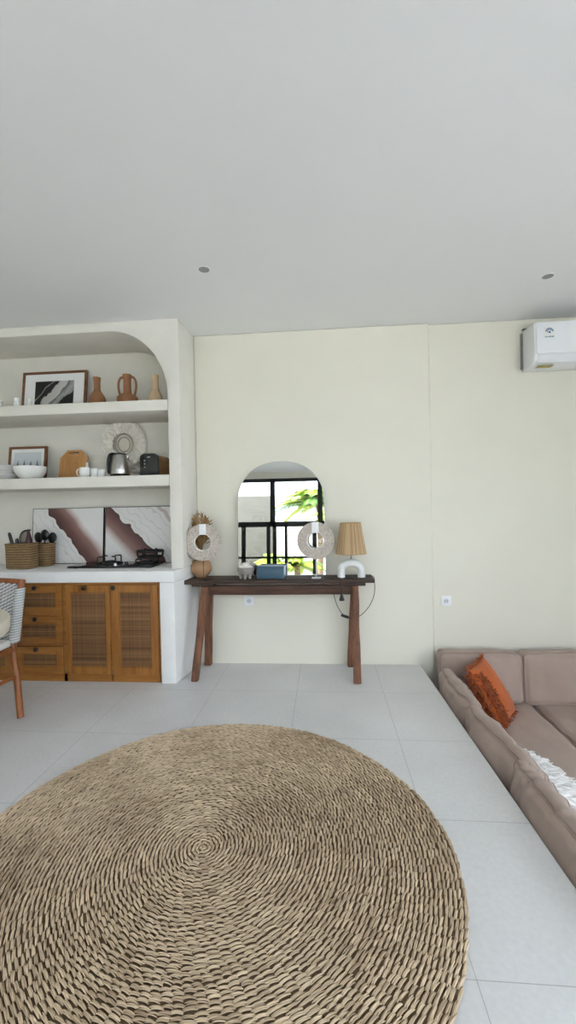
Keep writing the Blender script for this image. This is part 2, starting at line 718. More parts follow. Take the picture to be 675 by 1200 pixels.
# outside
bm = NB()
box(bm, -14, 14, -14, YB - .12, PIT - .2, -.05)
box(bm, XR + .12, 14, YB - .12, 10, PIT - .2, -.05)
struct('ground', bm, 'terrace')
bm = NB()
box(bm, -9, 9, -8.3, -8.0, -.05, 2.15, .02)
struct('wall_garden', bm, 'white_render')
bm = NB()
box(bm, -6, -1.45, -5.9, -5.6, -.05, 2.78, .02)
struct('wall_neighbour', bm, 'beige_wall')

# ------------------------------------------------------------------ niche wall with arched opening
YN = 3.17
YNB = 3.62
t = []
rx, rz, zc = .455, .50, 2.172
xr_, xl_ = -1.165, -4.0
pts = [(-1.068, .85), (-1.068, CEIL), (XL, CEIL), (XL, .84), (xl_, .84)]
for i in range(0, 21):
    a = pi - (pi / 2) * i / 20
    pts.append((xl_ + rx + rx * cos(a), zc + rz * sin(a)))
for i in range(0, 25):
    a = pi / 2 - (pi / 2) * i / 24
    pts.append((xr_ - rx + rx * cos(a), zc + rz * sin(a)))
pts.append((xr_, .84))
bm = NB()
prism(bm, pts, 'y', YN, YNB + .1, .007, 2)
for v in bm.verts:
    if v.co.x > -1.12:
        v.co.x += (v.co.y - YN) * (.008 / .348)
bmesh.ops.recalc_face_normals(bm, faces=bm.faces[:])
box(bm, XL, -1.07, YNB, YNB + .12, .0, CEIL)
struct('wall_niche', bm, 'plaster', label='cream plaster wall with a big arched shelving niche', cat='wall')


def shelf(z0, z1, label):
    b = NB()
    box(b, xl_, xr_, YN + .002, YNB, z0, z1, .006, 2)
    tag(obj('plaster_shelf', b, 'plaster'), label, 'shelf')


shelf(2.055, 2.137, 'thick plaster shelf under the arch, holding the clay vases')
shelf(1.480, 1.565, 'thick plaster shelf holding the kettle, toaster and crockery')

# counter
kc = thing('kitchen_counter', 'white plaster kitchen counter carrying the black gas hob', 'counter', (-1.1135, 3.08, 0))
bm = NB()
prism(bm, [(XL + 1.1135, 0), (0, 0), (.052, .38), (.052, .535), (XL + 1.1135, .535)], 'z', .757, .842, .008, 2)
obj('worktop', bm, 'plaster_white', kc)
bm = NB()
prism(bm, [(-.1145, 0), (0, 0), (.052, .38), (.052, .535), (-.1145, .535)], 'z', 0, .757, .008, 2)
obj('end_panel', bm, 'plaster_white', kc)

# ------------------------------------------------------------------ teak cabinet
def rattan(x0, x1, z0, z1, y, parent):
    """woven panel of crossing strands, every strand with its own tint"""
    b = NB()
    counts, tv = [], []
    w = .0052
    x = x0
    while x < x1:
        box(b, x, min(x + w * .8, x1), y + .001, y + .004, z0, z1)
        counts.append(8)
        tv.append(rnd.choice([.1, .35, .55, .75, .95]))
        x += w
    z = z0
    k = 0
    while z < z1:
        box(b, x0, x1, y - .003, y, z, min(z + w * .55, z1))
        counts.append(8)
        tv.append(.42 + .5 * noise.noise((z * 38, k * .01, x0)) + rnd.uniform(-.25, .4))
        z += w
        k += 1
    o = obj('rattan_panel', b, 'rattan', parent)
    tints(o, counts, lambda i: max(0, min(1, tv[i])))
    return o


def leaf(name, x0, x1, z0, z1, parent, mx, mz0, mz1, knob, mat='teak'):
    """framed front with rattan infill and a knob. coordinates relative to cabinet"""
    b = NB()
    y0, y1 = -.020, .0
    box(b, x0, x0 + mx, y0, y1, z0, z1, .002, 1)
    box(b, x1 - mx, x1, y0, y1, z0, z1, .002, 1)
    box(b, x0 + mx, x1 - mx, y0, y1, z1 - mz1, z1, .002, 1)
    box(b, x0 + mx, x1 - mx, y0, y1, z0, z0 + mz0, .002, 1)
    # inner bead
    i = .007
    xa, xb, za, zb = x0 + mx, x1 - mx, z0 + mz0, z1 - mz1
    for q in ((xa, xa + i, za, zb), (xb - i, xb, za, zb), (xa, xb, za, za + i), (xa, xb, zb - i, zb)):
        box(b, q[0], q[1], y0 + .004, y1, q[2], q[3], .001, 1)
    o = obj(name, b, mat, parent)
    rattan(xa + i, xb - i, za + i, zb - i, -.008, o)
    b = NB()
    lathe(b, [(0, 0), (.008, 0), (.007, .010), (.016, .014), (.018, .020), (.014, .026), (0, .028)], 20,
          mat=Matrix.Translation((knob[0], y0, knob[1])) @ Matrix.Rotation(pi / 2, 4, 'X'))
    kn = obj('knob', b, 'knob', o)
    kn['label'] = 'dark round knob'
    return o


cb = thing('cabinet', 'teak cabinet with woven rattan doors and drawers under the white counter', 'cabinet', (-2.6, 3.115, 0))
X0 = -2.6
bm = NB()
box(bm, -1.0 + .0, 1.371, .02, .48, .02, .752, .002, 1)
obj('carcass', bm, 'rattan_back', cb)
bm = NB()
# face frame: rails and stiles
def bx(x0, x1, z0, z1, y0=-.012, y1=.03):
    box(bm, x0 - X0, x1 - X0, y0, y1, z0, z1, .0015, 1)
bx(-3.6, -1.228, .738, .755)
bx(-3.6, -1.228, .0, .058)
for a, b_ in ((-1.246, -1.228), (-1.622, -1.608), (-2.000, -1.972), (-2.420, -2.390), (-2.83, -2.81), (-3.25, -3.22)):
    bx(a, b_, .0, .755)
bx(-2.40, -1.985, .499, .506)
bx(-2.40, -1.985, .267, .274)
obj('face_frame', bm, 'teak_h', cb)
def L(v):
    return v - X0
leaf('door', L(-1.606), L(-1.248), .060, .736, cb, .055, .052, .052, (L(-1.585), .718))
leaf('door', L(-1.970), L(-1.624), .060, .736, cb, .030, .052, .052, (L(-1.815), .718))
for z0, z1 in ((.507, .736), (.275, .498), (.060, .266)):
    leaf('drawer', L(-2.388), L(-2.002), z0, z1, cb, .05, .055, .055, (L(-2.21), z1 - .017), 'teak_h')
leaf('door', L(-2.808), L(-2.422), .060, .736, cb, .05, .052, .052, (L(-2.46), .718))
leaf('door', L(-3.218), L(-2.832), .060, .736, cb, .05, .052, .052, (L(-3.18), .718))

# ------------------------------------------------------------------ ceiling lights, outlets, AC
def downlight(x, y, label):
    t = thing('downlight', label, 'ceiling light', (x, y, CEIL), 0, 'ceiling downlights')
    b = NB()
    lathe(b, [(.030, 0), (.036, -.003), (.041, -.003), (.043, 0), (.043, .002), (.030, .002)], 32, closed=False)
    obj('trim_ring', b, 'ceiling', t)
    b = NB()
    lathe(b, [(0, -.001), (.032, -.001), (.032, .001), (0, .001)], 32)
    obj('diffuser', b, 'grey_plastic', t)


downlight(-.693, 2.557, 'small round ceiling downlight above the console table')
downlight(1.467, 2.897, 'small round ceiling downlight near the air conditioner')


def outlet(x, y, z, label):
    t = thing('wall_outlet', label, 'outlet', (x, y, z), 0, 'wall outlets')
    b = NB()
    box(b, -.04, .04, -.009, 0, -.04, .04, .004, 2)
    obj('face_plate', b, 'white_plastic', t)
    R_ = Matrix.Translation((0, -.009, 0)) @ Matrix.Rotation(pi / 2, 4, 'X')
    b = NB()
    lathe(b, [(.019, -.002), (.019, .003), (.022, .003), (.024, 0), (.024, -.002)], 28, mat=R_, closed=False)
    obj('socket_rim', b, 'white_plastic', t)
    b = NB()
    lathe(b, [(0, 0.0006), (.019, 0.0006), (.019, -.002), (0, -.002)], 28, mat=R_)
    s = obj('socket', b, 'socket_grey', t)
    b = NB()
    for dx in (-.009, .009):
        lathe(b, [(0, .0016), (.003, .0016), (.003, 0), (0, 0)], 10, mat=Matrix.Translation((dx, -.009, 0)) @ Matrix.Rotation(pi / 2, 4, 'X'))
    obj('pin_hole', b, 'black', s)


outlet(-.633, WB, .523, 'white wall outlet below the console table')
outlet(.972, WR, .513, 'white wall outlet above the corner sofa')

ac = thing('air_conditioner', 'white split air conditioner mounted high on the wall over the sofa', 'air conditioner', (1.59, WR, 2.325))
AW = .86
bm = NB()
prism(bm, [(0, .0), (0, .315), (-.175, .315), (-.195, .305), (-.205, .075), (-.185, .03), (-.13, .0)], 'x', 0, AW, .006, 2)
obj('body', bm, 'white_plastic', ac)
bm = NB()
prism(bm, [(-.197, .312), (-.205, .308), (-.215, .075), (-.207, .071)], 'x', .012, AW - .012, .002, 2)
fp = obj('front_panel', bm, 'white_plastic', ac)
bm = NB()
prism(bm, [(-.2085, .066), (-.211, .060), (-.178, .012), (-.172, .012)], 'x', .03, AW - .03, .001, 1)
obj('louver', bm, 'white_plastic', ac)
bm = NB()
box(bm, .0, AW, -.03, 0, .33, .336)
box(bm, -.012, 0, -.02, 0, .02, .30)  # grey strip down the left side stands in for the shadow gap
obj('plate_and_gap_shade', bm, 'grey_plastic', ac)
# energy sticker with a swirl mark and a line of small print
bm = NB()
def on_panel(x, z, d=0.0):
    # front panel leans: y at height z
    f = (z - .075) / (.308 - .075)
    return Vector((x, -.215 + .010 * f - .0006 - d, z))
def strip(bm, pts, w, d):
    for i in range(len(pts) - 1):
        (xa, za), (xb, zb) = pts[i], pts[i + 1]
        n = Vector((-(zb - za), 0, xb - xa)).normalized() * w / 2
        q = [on_panel(xa, za, d) + n, on_panel(xb, zb, d) + n, on_panel(xb, zb, d) - n, on_panel(xa, za, d) - n]
        f = [bm.verts.new(p) for p in q]
        bm.faces.new(f)
sx, sz = .105, .225
q = [bm.verts.new(on_panel(sx + a, sz + b, .0002)) for a, b in ((-.042, -.045), (.042, -.045), (.042, .045), (-.042, .045))]
bm.faces.new(q)
st = obj('sticker', bm, 'paper', fp)
bm = NB()
for r0, w, a0, a1 in ((.026, .008, .1, 3.0), (.016, .005, .5, 3.4)):
    strip(bm, [(sx + r0 * cos(a0 + (a1 - a0) * i / 16), sz + .006 + r0 * sin(a0 + (a1 - a0) * i / 16)) for i in range(17)], w, .0006)
strip(bm, [(sx - .008, sz + .004), (sx + .008, sz + .004)], .013, .0006)
obj('emblem', bm, 'teal', st)
bm = NB()
x = sx - .032
while x < sx + .03:
    w = rnd.uniform(.004, .008)
    strip(bm, [(x, sz - .03), (x + w, sz - .03)], rnd.uniform(.007, .011), .0006)
    x += w + .002
obj('small_print', bm, 'sticker_text', st)
bm = NB()
box(bm, .05, .16, -.155, -.10, -.0012, .001, 0, mat=Matrix.Translation((0, 0, 0)))
obj('gold_label', bm, 'gold_sticker', ac)

# ------------------------------------------------------------------ console table
ct = thing('console_table', 'rustic dark wood console table with splayed brown legs against the cream wall', 'console table', (-.37, 3.36, 0))
def jitter_box(bm, x0, x1, y0, y1, z0, z1, nx=24, amp=.004, seed=0, taper=None):
    """long plank with a hewn, uneven outline"""
    t = bmesh.new()
    rings = []
    for i in range(nx + 1):
        x = x0 + (x1 - x0) * i / nx
        def w(k):
            return noise.noise((x * 5 + seed, k * 3.1, seed)) * amp
        ring = [(x, y0 + w(1), z0 + w(2)), (x, y1 + w(3), z0 + w(4)), (x, y1 + w(5), z1 + w(6) * .3), (x, y0 + w(7), z1 + w(8) * .3)]
        rings.append([t.verts.new(p) for p in ring])
    for A, B in zip(rings, rings[1:]):
        for i in range(4):
            t.faces.new((A[i], A[(i + 1) % 4], B[(i + 1) % 4], B[i]))
    t.faces.new(rings[0][::-1])
    t.faces.new(rings[-1])
    bmesh.ops.recalc_face_normals(t, faces=t.faces[:])
    es = [e for e in t.edges if e.calc_face_angle(0) > .6]
    bmesh.ops.bevel(t, geom=es, offset=.005, segments=2, profile=.5, affect='EDGES')
    merge(bm, t)
TX = -.37
bm = NB()
jitter_box(bm, -1.140 - TX, .372 - TX, -.12, .118, .712, .742, 30, .005, 3)
obj('tabletop', bm, 'old_wood', ct)
bm = NB()
jitter_box(bm, -1.035 - TX, -.86 - TX, -.105, .10, .690, .713, 8, .003, 9)
obj('cleat', bm, 'old_wood', ct)
bm = NB()
jitter_box(bm, .11 - TX, .305 - TX, -.105, .10, .690, .713, 8, .003, 12)
obj('cleat', bm, 'old_wood', ct)
bm = NB()
jitter_box(bm, -.955 - TX, .235 - TX, -.07, -.025, .618, .69, 24, .003, 5)
obj('apron', bm, wood('apron_wood', '#321d14', '#5c3a28', .6, 'X', 10, 9, .5), ct)
def leg(a, b, w0, w1, seed):
    t = NB()
    rings = []
    a, b = Vector(a), Vector(b)
    n = 14
    for i in range(n + 1):
        f = i / n
        p = a.lerp(b, f)
        w = w0 + (w1 - w0) * f + .004 * noise.noise((f * 4, seed, 0))
        p = p + Vector((.005 * noise.noise((f * 3, seed, 5)), .004 * noise.noise((f * 3, seed, 9)), 0))
        ring = []
        for dx, dy in ((-1, -1), (1, -1), (1, 1), (-1, 1)):
            ring.append(t.verts.new(p + Vector((dx * w / 2, dy * w * .42, 0))))
        rings.append(ring)
    for A, B in zip(rings, rings[1:]):
        for i in range(4):
            t.faces.new((A[i], A[(i + 1) % 4], B[(i + 1) % 4], B[i]))
    t.faces.new(rings[0])
    t.faces.new(rings[-1])
    bmesh.ops.recalc_face_normals(t, faces=t.faces[:])
    es = [e for e in t.edges if e.calc_face_angle(0) > .6]
    bmesh.ops.bevel(t, geom=es, offset=.009, segments=3, profile=.5, affect='EDGES')
    return t
for xa, xb, w0, w1, s in ((-.938, -.992, .060, .052, 1), (.225, .222, .052, .056, 2)):
    obj('leg', leg((xb - TX, 3.14 - 3.36, 0), (xa - TX, 3.285 - 3.36, .69), w1, w0, s), 'old_leg', ct)
    obj('leg', leg((xb - TX + (.012 if xa < 0 else -.022), 3.47 - 3.36, 0), (xa - TX, 3.41 - 3.36, .69), w1 + .008, w0 - .004, s + 5), 'old_leg', ct)
TT = .742

# ------------------------------------------------------------------ mirror
mr = thing('mirror', 'arched frameless wall mirror leaning on the console table', 'mirror', (-.348, 3.442, TT))
mr.rotation_euler = (-math.radians(3.5), 0, 0)
MW, MHt = .36, .935
def arch(w, h, n=40, in_=0):
    w -= in_
    p = [(-w, in_), (w, in_)]
    r = .335 - in_
    rxx = w
    for i in range(n + 1):
        a = pi * i / n
        # superellipse shoulder
        ca, sa = cos(a), sin(a)
        p.append((rxx * abs(ca) ** .92 * (1 if ca >= 0 else -1), h - in_ - r + r * abs(sa) ** .92))
    return p
bm = NB()
prism(bm, arch(MW, MHt), 'y', .004, .020, .002, 1)
fb = obj('backing_frame', bm, 'chrome', mr)
bm = NB()
pp = arch(MW, MHt, 60, .006)
f = bm.faces.new([bm.verts.new((x, .0005, z)) for x, z in pp])
r_ = bmesh.ops.extrude_face_region(bm, geom=[f])
for v in r_['geom']:
    if isinstance(v, bmesh.types.BMVert):
        v.co.y += .005
bmesh.ops.recalc_face_normals(bm, faces=bm.faces[:])
obj('mirror_glass', bm, 'mirror', mr)

# ------------------------------------------------------------------ things on the console
# round clay vase with dried palm
vs = thing('vase', 'round tan clay vase of dried grass at the end of the console by the niche', 'vase', (-1.005, 3.41, TT))
bm = NB()
pr = [(0, 0), (.045, 0)]
for i in range(1, 15):
    a = -pi / 2 + .5 + (pi - .75) * i / 14
    pr.append((.087 * cos(a), .078 + .083 * sin(a)))
pr += [(.020, .158), (.019, .175), (.023, .18), (.016, .18), (.014, .15), (0, .15)]
lathe(bm, pr, 40)
obj('body', bm, 'gourd', vs)
bm = NB()
cnt = []
tv = []
def nverts(b):
    return len(b.verts)
for i in range(70):
    n0 = nverts(bm)
    a = rnd.uniform(-1, 1)
    h = rnd.uniform(.22, .375) - abs(a) * .06
    ax = a * .075
    ay = rnd.uniform(-.04, .03)
    p = [Vector((0, 0, .15)), Vector((ax * .25, ay * .3, .15 + h * .4)), Vector((ax * .8, ay * .8, .15 + h * .8)), Vector((ax * 1.1, ay, .15 + h))]
    tube(bm, spline(p, 4), [.0018] * 13, 5)
    # feathery head
    tip = p[-1]
    for k in range(7):
        d = Vector((rnd.uniform(-1, 1) * .6 + a * .5, rnd.uniform(-.6, .6), rnd.uniform(.4, 1))).normalized()
        s = tip - Vector((ax, ay, h)) * rnd.uniform(0, .45)
        tube(bm, [s, s + d * .022, s + d * .044], [.0012, .0042, .0008], 4)
    cnt.append(nverts(bm) - n0)
    tv.append(rnd.random())
dg = obj('dried_grass', bm, 'dried', vs)
tints(dg, cnt, lambda i: tv[i])


def ring_ornament(name, label, loc, rod, tilt, zc, zrot):
    t = thing(name, label, 'ornament', loc, zrot, 'shell ring ornaments')
    R0, R1 = .066, .143
    b = NB()
    cnt, tv = [], []
    # core disc
    n0 = nverts(b)
    R_ = Matrix.Translation((0, 0, zc)) @ Matrix.Rotation(tilt, 4, 'Y') @ Matrix.Rotation(pi / 2, 4, 'X')
    prof = [(R0, -.008), (R0 + .01, -.012), (R1 - .02, -.012), (R1 - .006, -.006), (R1 - .006, .006), (R1 - .02, .012), (R0 + .01, .012), (R0, .008), (R0, -.008)]
    lathe(b, prof, 48, mat=R_, closed=False)
    cnt.append(nverts(b) - n0)
    tv.append(.2)
    rows = 7
    for k in range(rows):
        r = R0 + .004 + (R1 - R0 - .008) * k / (rows - 1)
        n = int(2 * pi * r / .0125)
        for i in range(n):
            n0 = nverts(b)
            a = 2 * pi * (i + .5 * (k % 2)) / n
            for sgn in (-1, 1):
                ell(b, R_ @ Vector((r * cos(a), r * sin(a), sgn * .010)), (.0066, .0066, .0066), 6, 4)
            cnt.append(nverts(b) - n0)
            tv.append(rnd.uniform(.2, 1))
    o = obj('shell_ring', b, 'beads', t)
    tints(o, cnt, lambda i: tv[i])
    b = NB()
    lathe(b, [(R0 - .004, -.010), (R0 + .003, -.014), (R0 + .003, .014), (R0 - .004, .010), (R0 - .004, -.010)], 40, mat=R_, closed=False)
    obj('inner_rim', b, 'white_matte', t)
    b = NB()
    box(b, -.027, .027, -.020, .020, R0 - .006, R1 + .001, .004, 2, mat=Matrix.Translation((0, 0, zc)) @ Matrix.Rotation(tilt, 4, 'Y'))
    o = obj('top_clasp', b, 'white_matte', t)
    o['label'] = 'white block gripping the top of the ring'
    b = NB()
    tube(b, [(0, 0, .004), (0, 0, zc - R1 + .012)], .0028, 8)
    obj('rod', b, rod, t)
    b = NB()
    box(b, -.035, .035, -.025, .025, 0, .007, .002, 1)
    obj('base', b, rod, t)


ring_ornament('ring_ornament', 'beige shell ring ornament standing before the tan clay vase', (-.948, 3.285, TT), 'black', .0, .292, .18)
ring_ornament('ring_ornament', 'beige shell ring ornament standing before the mirror beside the lamp', (-.066, 3.31, TT), 'white_matte', 0, .292, -.06)

# footed stone bowl with shells
fbw = thing('footed_bowl', 'small grey footed stone bowl left of the blue box', 'bowl', (-.622, 3.335, TT))
bm = NB()
lathe(bm, [(0, .025), (.03, .026), (.055, .040), (.068, .066), (.066, .086), (.060, .088), (.058, .070), (.04, .055), (0, .05)], 36)
obj('basin', bm, 'stone_grey', fbw)
for a in (pi / 2, pi / 2 + 2.1, pi / 2 - 2.1, -pi / 2):
    bm = NB()
    tube(bm, [(cos(a) * .040, sin(a) * .040, 0), (cos(a) * .040, sin(a) * .040, .045)], [.013, .016], 12)
    obj('leg', bm, 'stone_grey', fbw)
for i, (dx, dy, r) in enumerate(((-.028, -.01, .024), (.020, -.02, .026), (.004, .022, .028), (-.004, -.006, .030), (.036, .012, .018))):
    bm = NB()
    t = bmesh.new()
    bmesh.ops.create_icosphere(t, subdivisions=3, radius=1)
    for v in t.verts:
        n = v.co.normalized()
        v.co = n * (1 + .10 * sin(9 * atan2(n.y, n.x)) * (1 - abs(n.z)) + .1 * noise.noise(n * 2 + Vector((i, 0, 0))))
        v.co = Vector((v.co.x * r, v.co.y * r * .9, v.co.z * r * .7))
    merge(bm, t)
    o = obj('seashell', bm, 'shell')
    o.location = (-.622 + dx, 3.335 + dy, TT + .085 + (.020 if i == 3 else 0.002))
    tag(o, ('white seashell nearest the niche end of the grey footed bowl', 'white seashell at the front of the footed bowl toward the blue box', 'white seashell at the back of the grey footed bowl', 'topmost white seashell of the heap in the footed bowl', 'small white seashell at the blue box end of the footed bowl')[i], 'shell', 'seashells in the footed bowl')

# blue box
bb = thing('storage_box', 'slate blue lidded box on the console in front of the mirror', 'box', (-.42, 3.345, TT), -.06)
bm = NB()
box(bm, -.107, .107, -.052, .052, 0, .080, .003, 2)
obj('body', bm, 'blue_box', bb)
bm = NB()
box(bm, -.110, .110, -.055, .055, .080, .096, .003, 2)
lid = obj('lid', bm, 'blue_box', bb)

# lamp
lp = thing('table_lamp', 'white arch table lamp with a raffia shade on the console', 'lamp', (.205, 3.345, TT))
bm = NB()
path = [(-.078, 0, 0), (-.078, 0, .03)]
for i in range(21):
    a = pi - pi * i / 20
    path.append((.078 * cos(a), 0, .052 + .060 * sin(a)))
path += [(.078, 0, .03), (.078, 0, 0)]
tube(bm, path, .0305, 24)
obj('arch_base', bm, 'white_ceramic', lp)
bm = NB()
tube(bm, [(0, 0, .138), (0, 0, .235)], .005, 10)
tube(bm, [(0, 0, .20), (0, 0, .25)], .014, 14)
obj('stem', bm, 'ring_metal', lp)
bm = NB()
cnt, tv = [], []
n = 90
zb, zt, rb, rtp = .183, .422, .116, .077
for i in range(n):
    n0 = nverts(bm)
    a0 = 2 * pi * i / n
    w = 2 * pi / n
    ro = rnd.uniform(-.0012, .0022)
    vv = []
    for j in range(9):
        f = j / 8
        z = zb + (zt - zb) * f + (rnd.uniform(-.003, .003) if j == 0 else 0)
        r = rb + (rtp - rb) * f
        for da, dr in ((-.56, 0), (-.2, .0022), (.2, .0022), (.56, 0)):
            a = a0 + w * da + .006 * noise.noise((i * .7, f * 3, 1))
            rr = r + ro + dr + .0014 * noise.noise((i * 1.3, f * 5, 2))
            vv.append(bm.verts.new((rr * cos(a), rr * sin(a), z)))
    for j in range(8):
        for k in range(3):
            bm.faces.new((vv[j * 4 + k], vv[j * 4 + k + 1], vv[j * 4 + 5 + k], vv[j * 4 + 4 + k]))
    cnt.append(nverts(bm) - n0)
    tv.append(rnd.random())
for r, z in ((rtp + .001, zt), (rb + .001, zb + .004)):
    n0 = nverts(bm)
    tube(bm, [(r * cos(2 * pi * i / 40), r * sin(2 * pi * i / 40), z) for i in range(40)], .0035, 8, closed=True)
    cnt.append(nverts(bm) - n0)
    tv.append(.35)
sh = obj('lamp_shade', bm, 'raffia', lp)
tints(sh, cnt, lambda i: tv[i])
bm = NB()
for a in (0, 2.094, 4.189):
    tube(bm, [(0, 0, .235), (rb * .93 * cos(a), rb * .93 * sin(a), .235 - .0)], .0015, 6)
obj('shade_carrier', bm, 'ring_metal', lp)
def P(x, y, z):
    return (x - .205, y - 3.345, z - TT)
bm = NB()
tube(bm, spline([P(.285, 3.37, TT + .012), P(.33, 3.375, TT + .004), P(.372, 3.37, TT + .003), P(.384, 3.365, TT - .03), P(.378, 3.36, .60), P(.33, 3.36, .50),
                 P(.25, 3.36, .428), P(.165, 3.36, .425), P(.10, 3.355, .50), P(.068, 3.35, .60), P(.062, 3.34, .66), P(.06, 3.27, .69)], 8), .0026, 8)
tube(bm, spline([P(.10, 3.30, TT + .003), P(.085, 3.28, TT + .02), P(.065, 3.26, TT + .018), P(.066, 3.238, TT + .004), P(.110, 3.228, TT + .003), P(.122, 3.222, TT - .03), P(.123, 3.222, .64)], 8), .0026, 8)
obj('cord', bm, 'cord', lp)
bm = NB()
lathe(bm, [(0, 0), (.020, .0), (.019, .01), (.008, .045), (.004, .055), (0, .055)], 14, c=P(.123, 3.222, .588))
obj('plug', bm, 'cord', lp)
bm = NB()
box(bm, -.032, .032, -.010, .010, -.010, .010, .006, 2, mat=Matrix.Translation(P(.150, 3.36, .434)) @ Matrix.Rotation(.32, 4, 'Y'))
obj('switch', bm, 'cord', lp)

# ------------------------------------------------------------------ upper shelf
S1 = 2.137
S2 = 1.565
def picture(name, label, loc, w, h, lean, art, border, fw_=.020, rotz=0):
    t = thing(name, label, 'picture', loc, rotz, 'framed prints on the shelves')
    t.rotation_euler = (-lean, 0, rotz)
    b = NB()
    for q in ((-w / 2, -w / 2 + fw_, 0, h), (w / 2 - fw_, w / 2, 0, h), (-w / 2 + fw_, w / 2 - fw_, 0, fw_), (-w / 2 + fw_, w / 2 - fw_, h - fw_, h)):
        box(b, q[0], q[1], -.012, .014, q[2], q[3], .002, 1)
    obj('frame', b, 'frame_wood', t)
    b = NB()
    box(b, -w / 2 + fw_, w / 2 - fw_, -.002, .012, fw_, h - fw_)
    mt = obj('mat_board', b, 'paper', t)
    b = NB()
    l_, r, bo, to = border
    box(b, -w / 2 + l_, w / 2 - r, -.0035, -.001, bo, h - to)
    obj('print', b, art, mt)
    return t


picture('framed_print', 'framed black and white abstract print on the shelf under the arch', (-2.285, 3.485, S1), .578, .375, .13, 'abstract', (.115, .115, .085, .085))
picture('framed_print', 'framed misty tree print behind the white bowl', (-2.545, 3.49, S2), .345, .305, .12, 'trees', (.048, .048, .05, .05))

def vessel(name, label, loc, prof, mat, group=None, cat='vase', part_name='body'):
    t = thing(name, label, cat, loc, 0, group)
    b = NB()
    lathe(b, prof, 36)
    obj(part_name, b, mat, t)
    return t


def bottle_prof(h, rb, rn, zsh, inner=.7):
    p = [(0, 0), (rb * .92, 0), (rb, .012)]
    for i in range(9):
        f = i / 8
        z = .03 + (zsh - .03) * f
        p.append((rn + (rb - rn) * (1 - f ** 2.4) ** .9 if f < 1 else rn, z))
    p += [(rn * .97, zsh + .01), (rn * .95, h * .85), (rn * 1.12, h - .005), (rn * 1.12, h), (rn * .8, h), (rn * .75, h - .05), (0, h - .05)]
    return p


bt = vessel('bottle_vase', 'terracotta bottle vase between the abstract print and the handled jug', (-1.843, 3.40, S1), bottle_prof(.262, .070, .026, .150), 'terracotta')
bm = NB()
lathe(bm, [(.0265, .150), (.0305, .154), (.0265, .158)], 24, closed=False)
obj('collar', bm, 'terracotta', bt)
jg = vessel('jug', 'terracotta two handled jug between two bottle vases', (-1.585, 3.40, S1),
            [(0, 0), (.062, 0), (.078, .02), (.084, .055), (.080, .085), (.062, .105), (.036, .115), (.031, .13), (.030, .23), (.036, .268), (.036, .272), (.026, .27), (.024, .2), (0, .2)], 'terracotta', cat='jug')
for s in (-1, 1):
    bm = NB()
    tube(bm, spline([(s * .028, 0, .248), (s * .052, 0, .250), (s * .072, 0, .215), (s * .074, 0, .16), (s * .060, 0, .098)], 8), .009, 10)
    obj('handle', bm, 'terracotta', jg)
bv = vessel('bottle_vase', 'pale sand bottle vase at the end of the shelf under the arch', (-1.348, 3.40, S1), bottle_prof(.256, .058, .027, .135), 'sand_clay')
bm = NB()
lathe(bm, [(.0285, .136), (.032, .139), (.0285, .143)], 24, closed=False)
obj('collar', bm, 'sand_clay', bv)
for x, y, h, r, lab in ((-2.625, 3.30, .080, .024, 'small white candle jar nearest the outer end of the shelf under the arch'),
                        (-2.472, 3.30, .098, .025, 'small white candle jar in front of the edge of the abstract print'),
                        (-2.362, 3.30, .088, .019, 'small white candle jar in front of the middle of the abstract print')):
    c_ = vessel('candle_jar', lab, (x, y, S1), [(0, 0), (r, 0), (r * 1.05, .006), (r, h * .55), (r * .8, h * .68), (r, h * .78), (r * .95, h * .96), (r * .5, h), (0, h)], 'white_ceramic', 'white candle jars', 'jar')

# ------------------------------------------------------------------ middle shelf
for i in range(5):
    p_ = vessel('plate', 'white plate stacked beside the white serving bowl', (-2.625, 3.36, S2 + i * .024), [(0, 0), (.05, 0), (.056, .004), (.088, .022), (.092, .026), (.088, .029), (.052, .012), (0, .010)], 'white_ceramic', 'stacked white plates', 'plate')
    p_['label'] = ('white plate at the bottom of the stack beside the serving bowl', 'white plate second from the bottom of the stack beside the serving bowl',
                   'white plate in the middle of the stack beside the serving bowl', 'white plate just under the top one of the stack beside the serving bowl',
                   'white plate topping the stack beside the serving bowl')[i]
vessel('serving_bowl', 'large white serving bowl in front of the misty tree print', (-2.405, 3.345, S2),
       [(0, 0), (.058, 0), (.062, .006), (.095, .030), (.116, .065), (.123, .108), (.119, .110), (.110, .066), (.085, .030), (0, .012)], 'white_ceramic', cat='bowl')
cbd = thing('cutting_board', 'wooden cutting board with clipped corners leaning behind the white mug', 'cutting board', (-2.148, 3.505, S2))
cbd.rotation_euler = (-.20, 0, 0)
bm = NB()
prism(bm, [(-.122, 0), (.122, 0), (.122, .205), (.0905, .238), (-.0905, .238), (-.122, .205)], 'y', 0, .018)
prism(bm, [(-.0905, .238), (-.046, .238), (-.043, .253), (-.0775, .253)], 'y', 0, .018)
prism(bm, [(.0905, .238), (.0775, .253), (.043, .253), (.046, .238)], 'y', 0, .018)
prism(bm, [(-.0775, .253), (.0775, .253), (.062, .270), (-.062, .270)], 'y', 0, .018)
bmesh.ops.remove_doubles(bm, verts=bm.verts[:], dist=.0001)
obj('board', bm, 'board_wood', cbd)

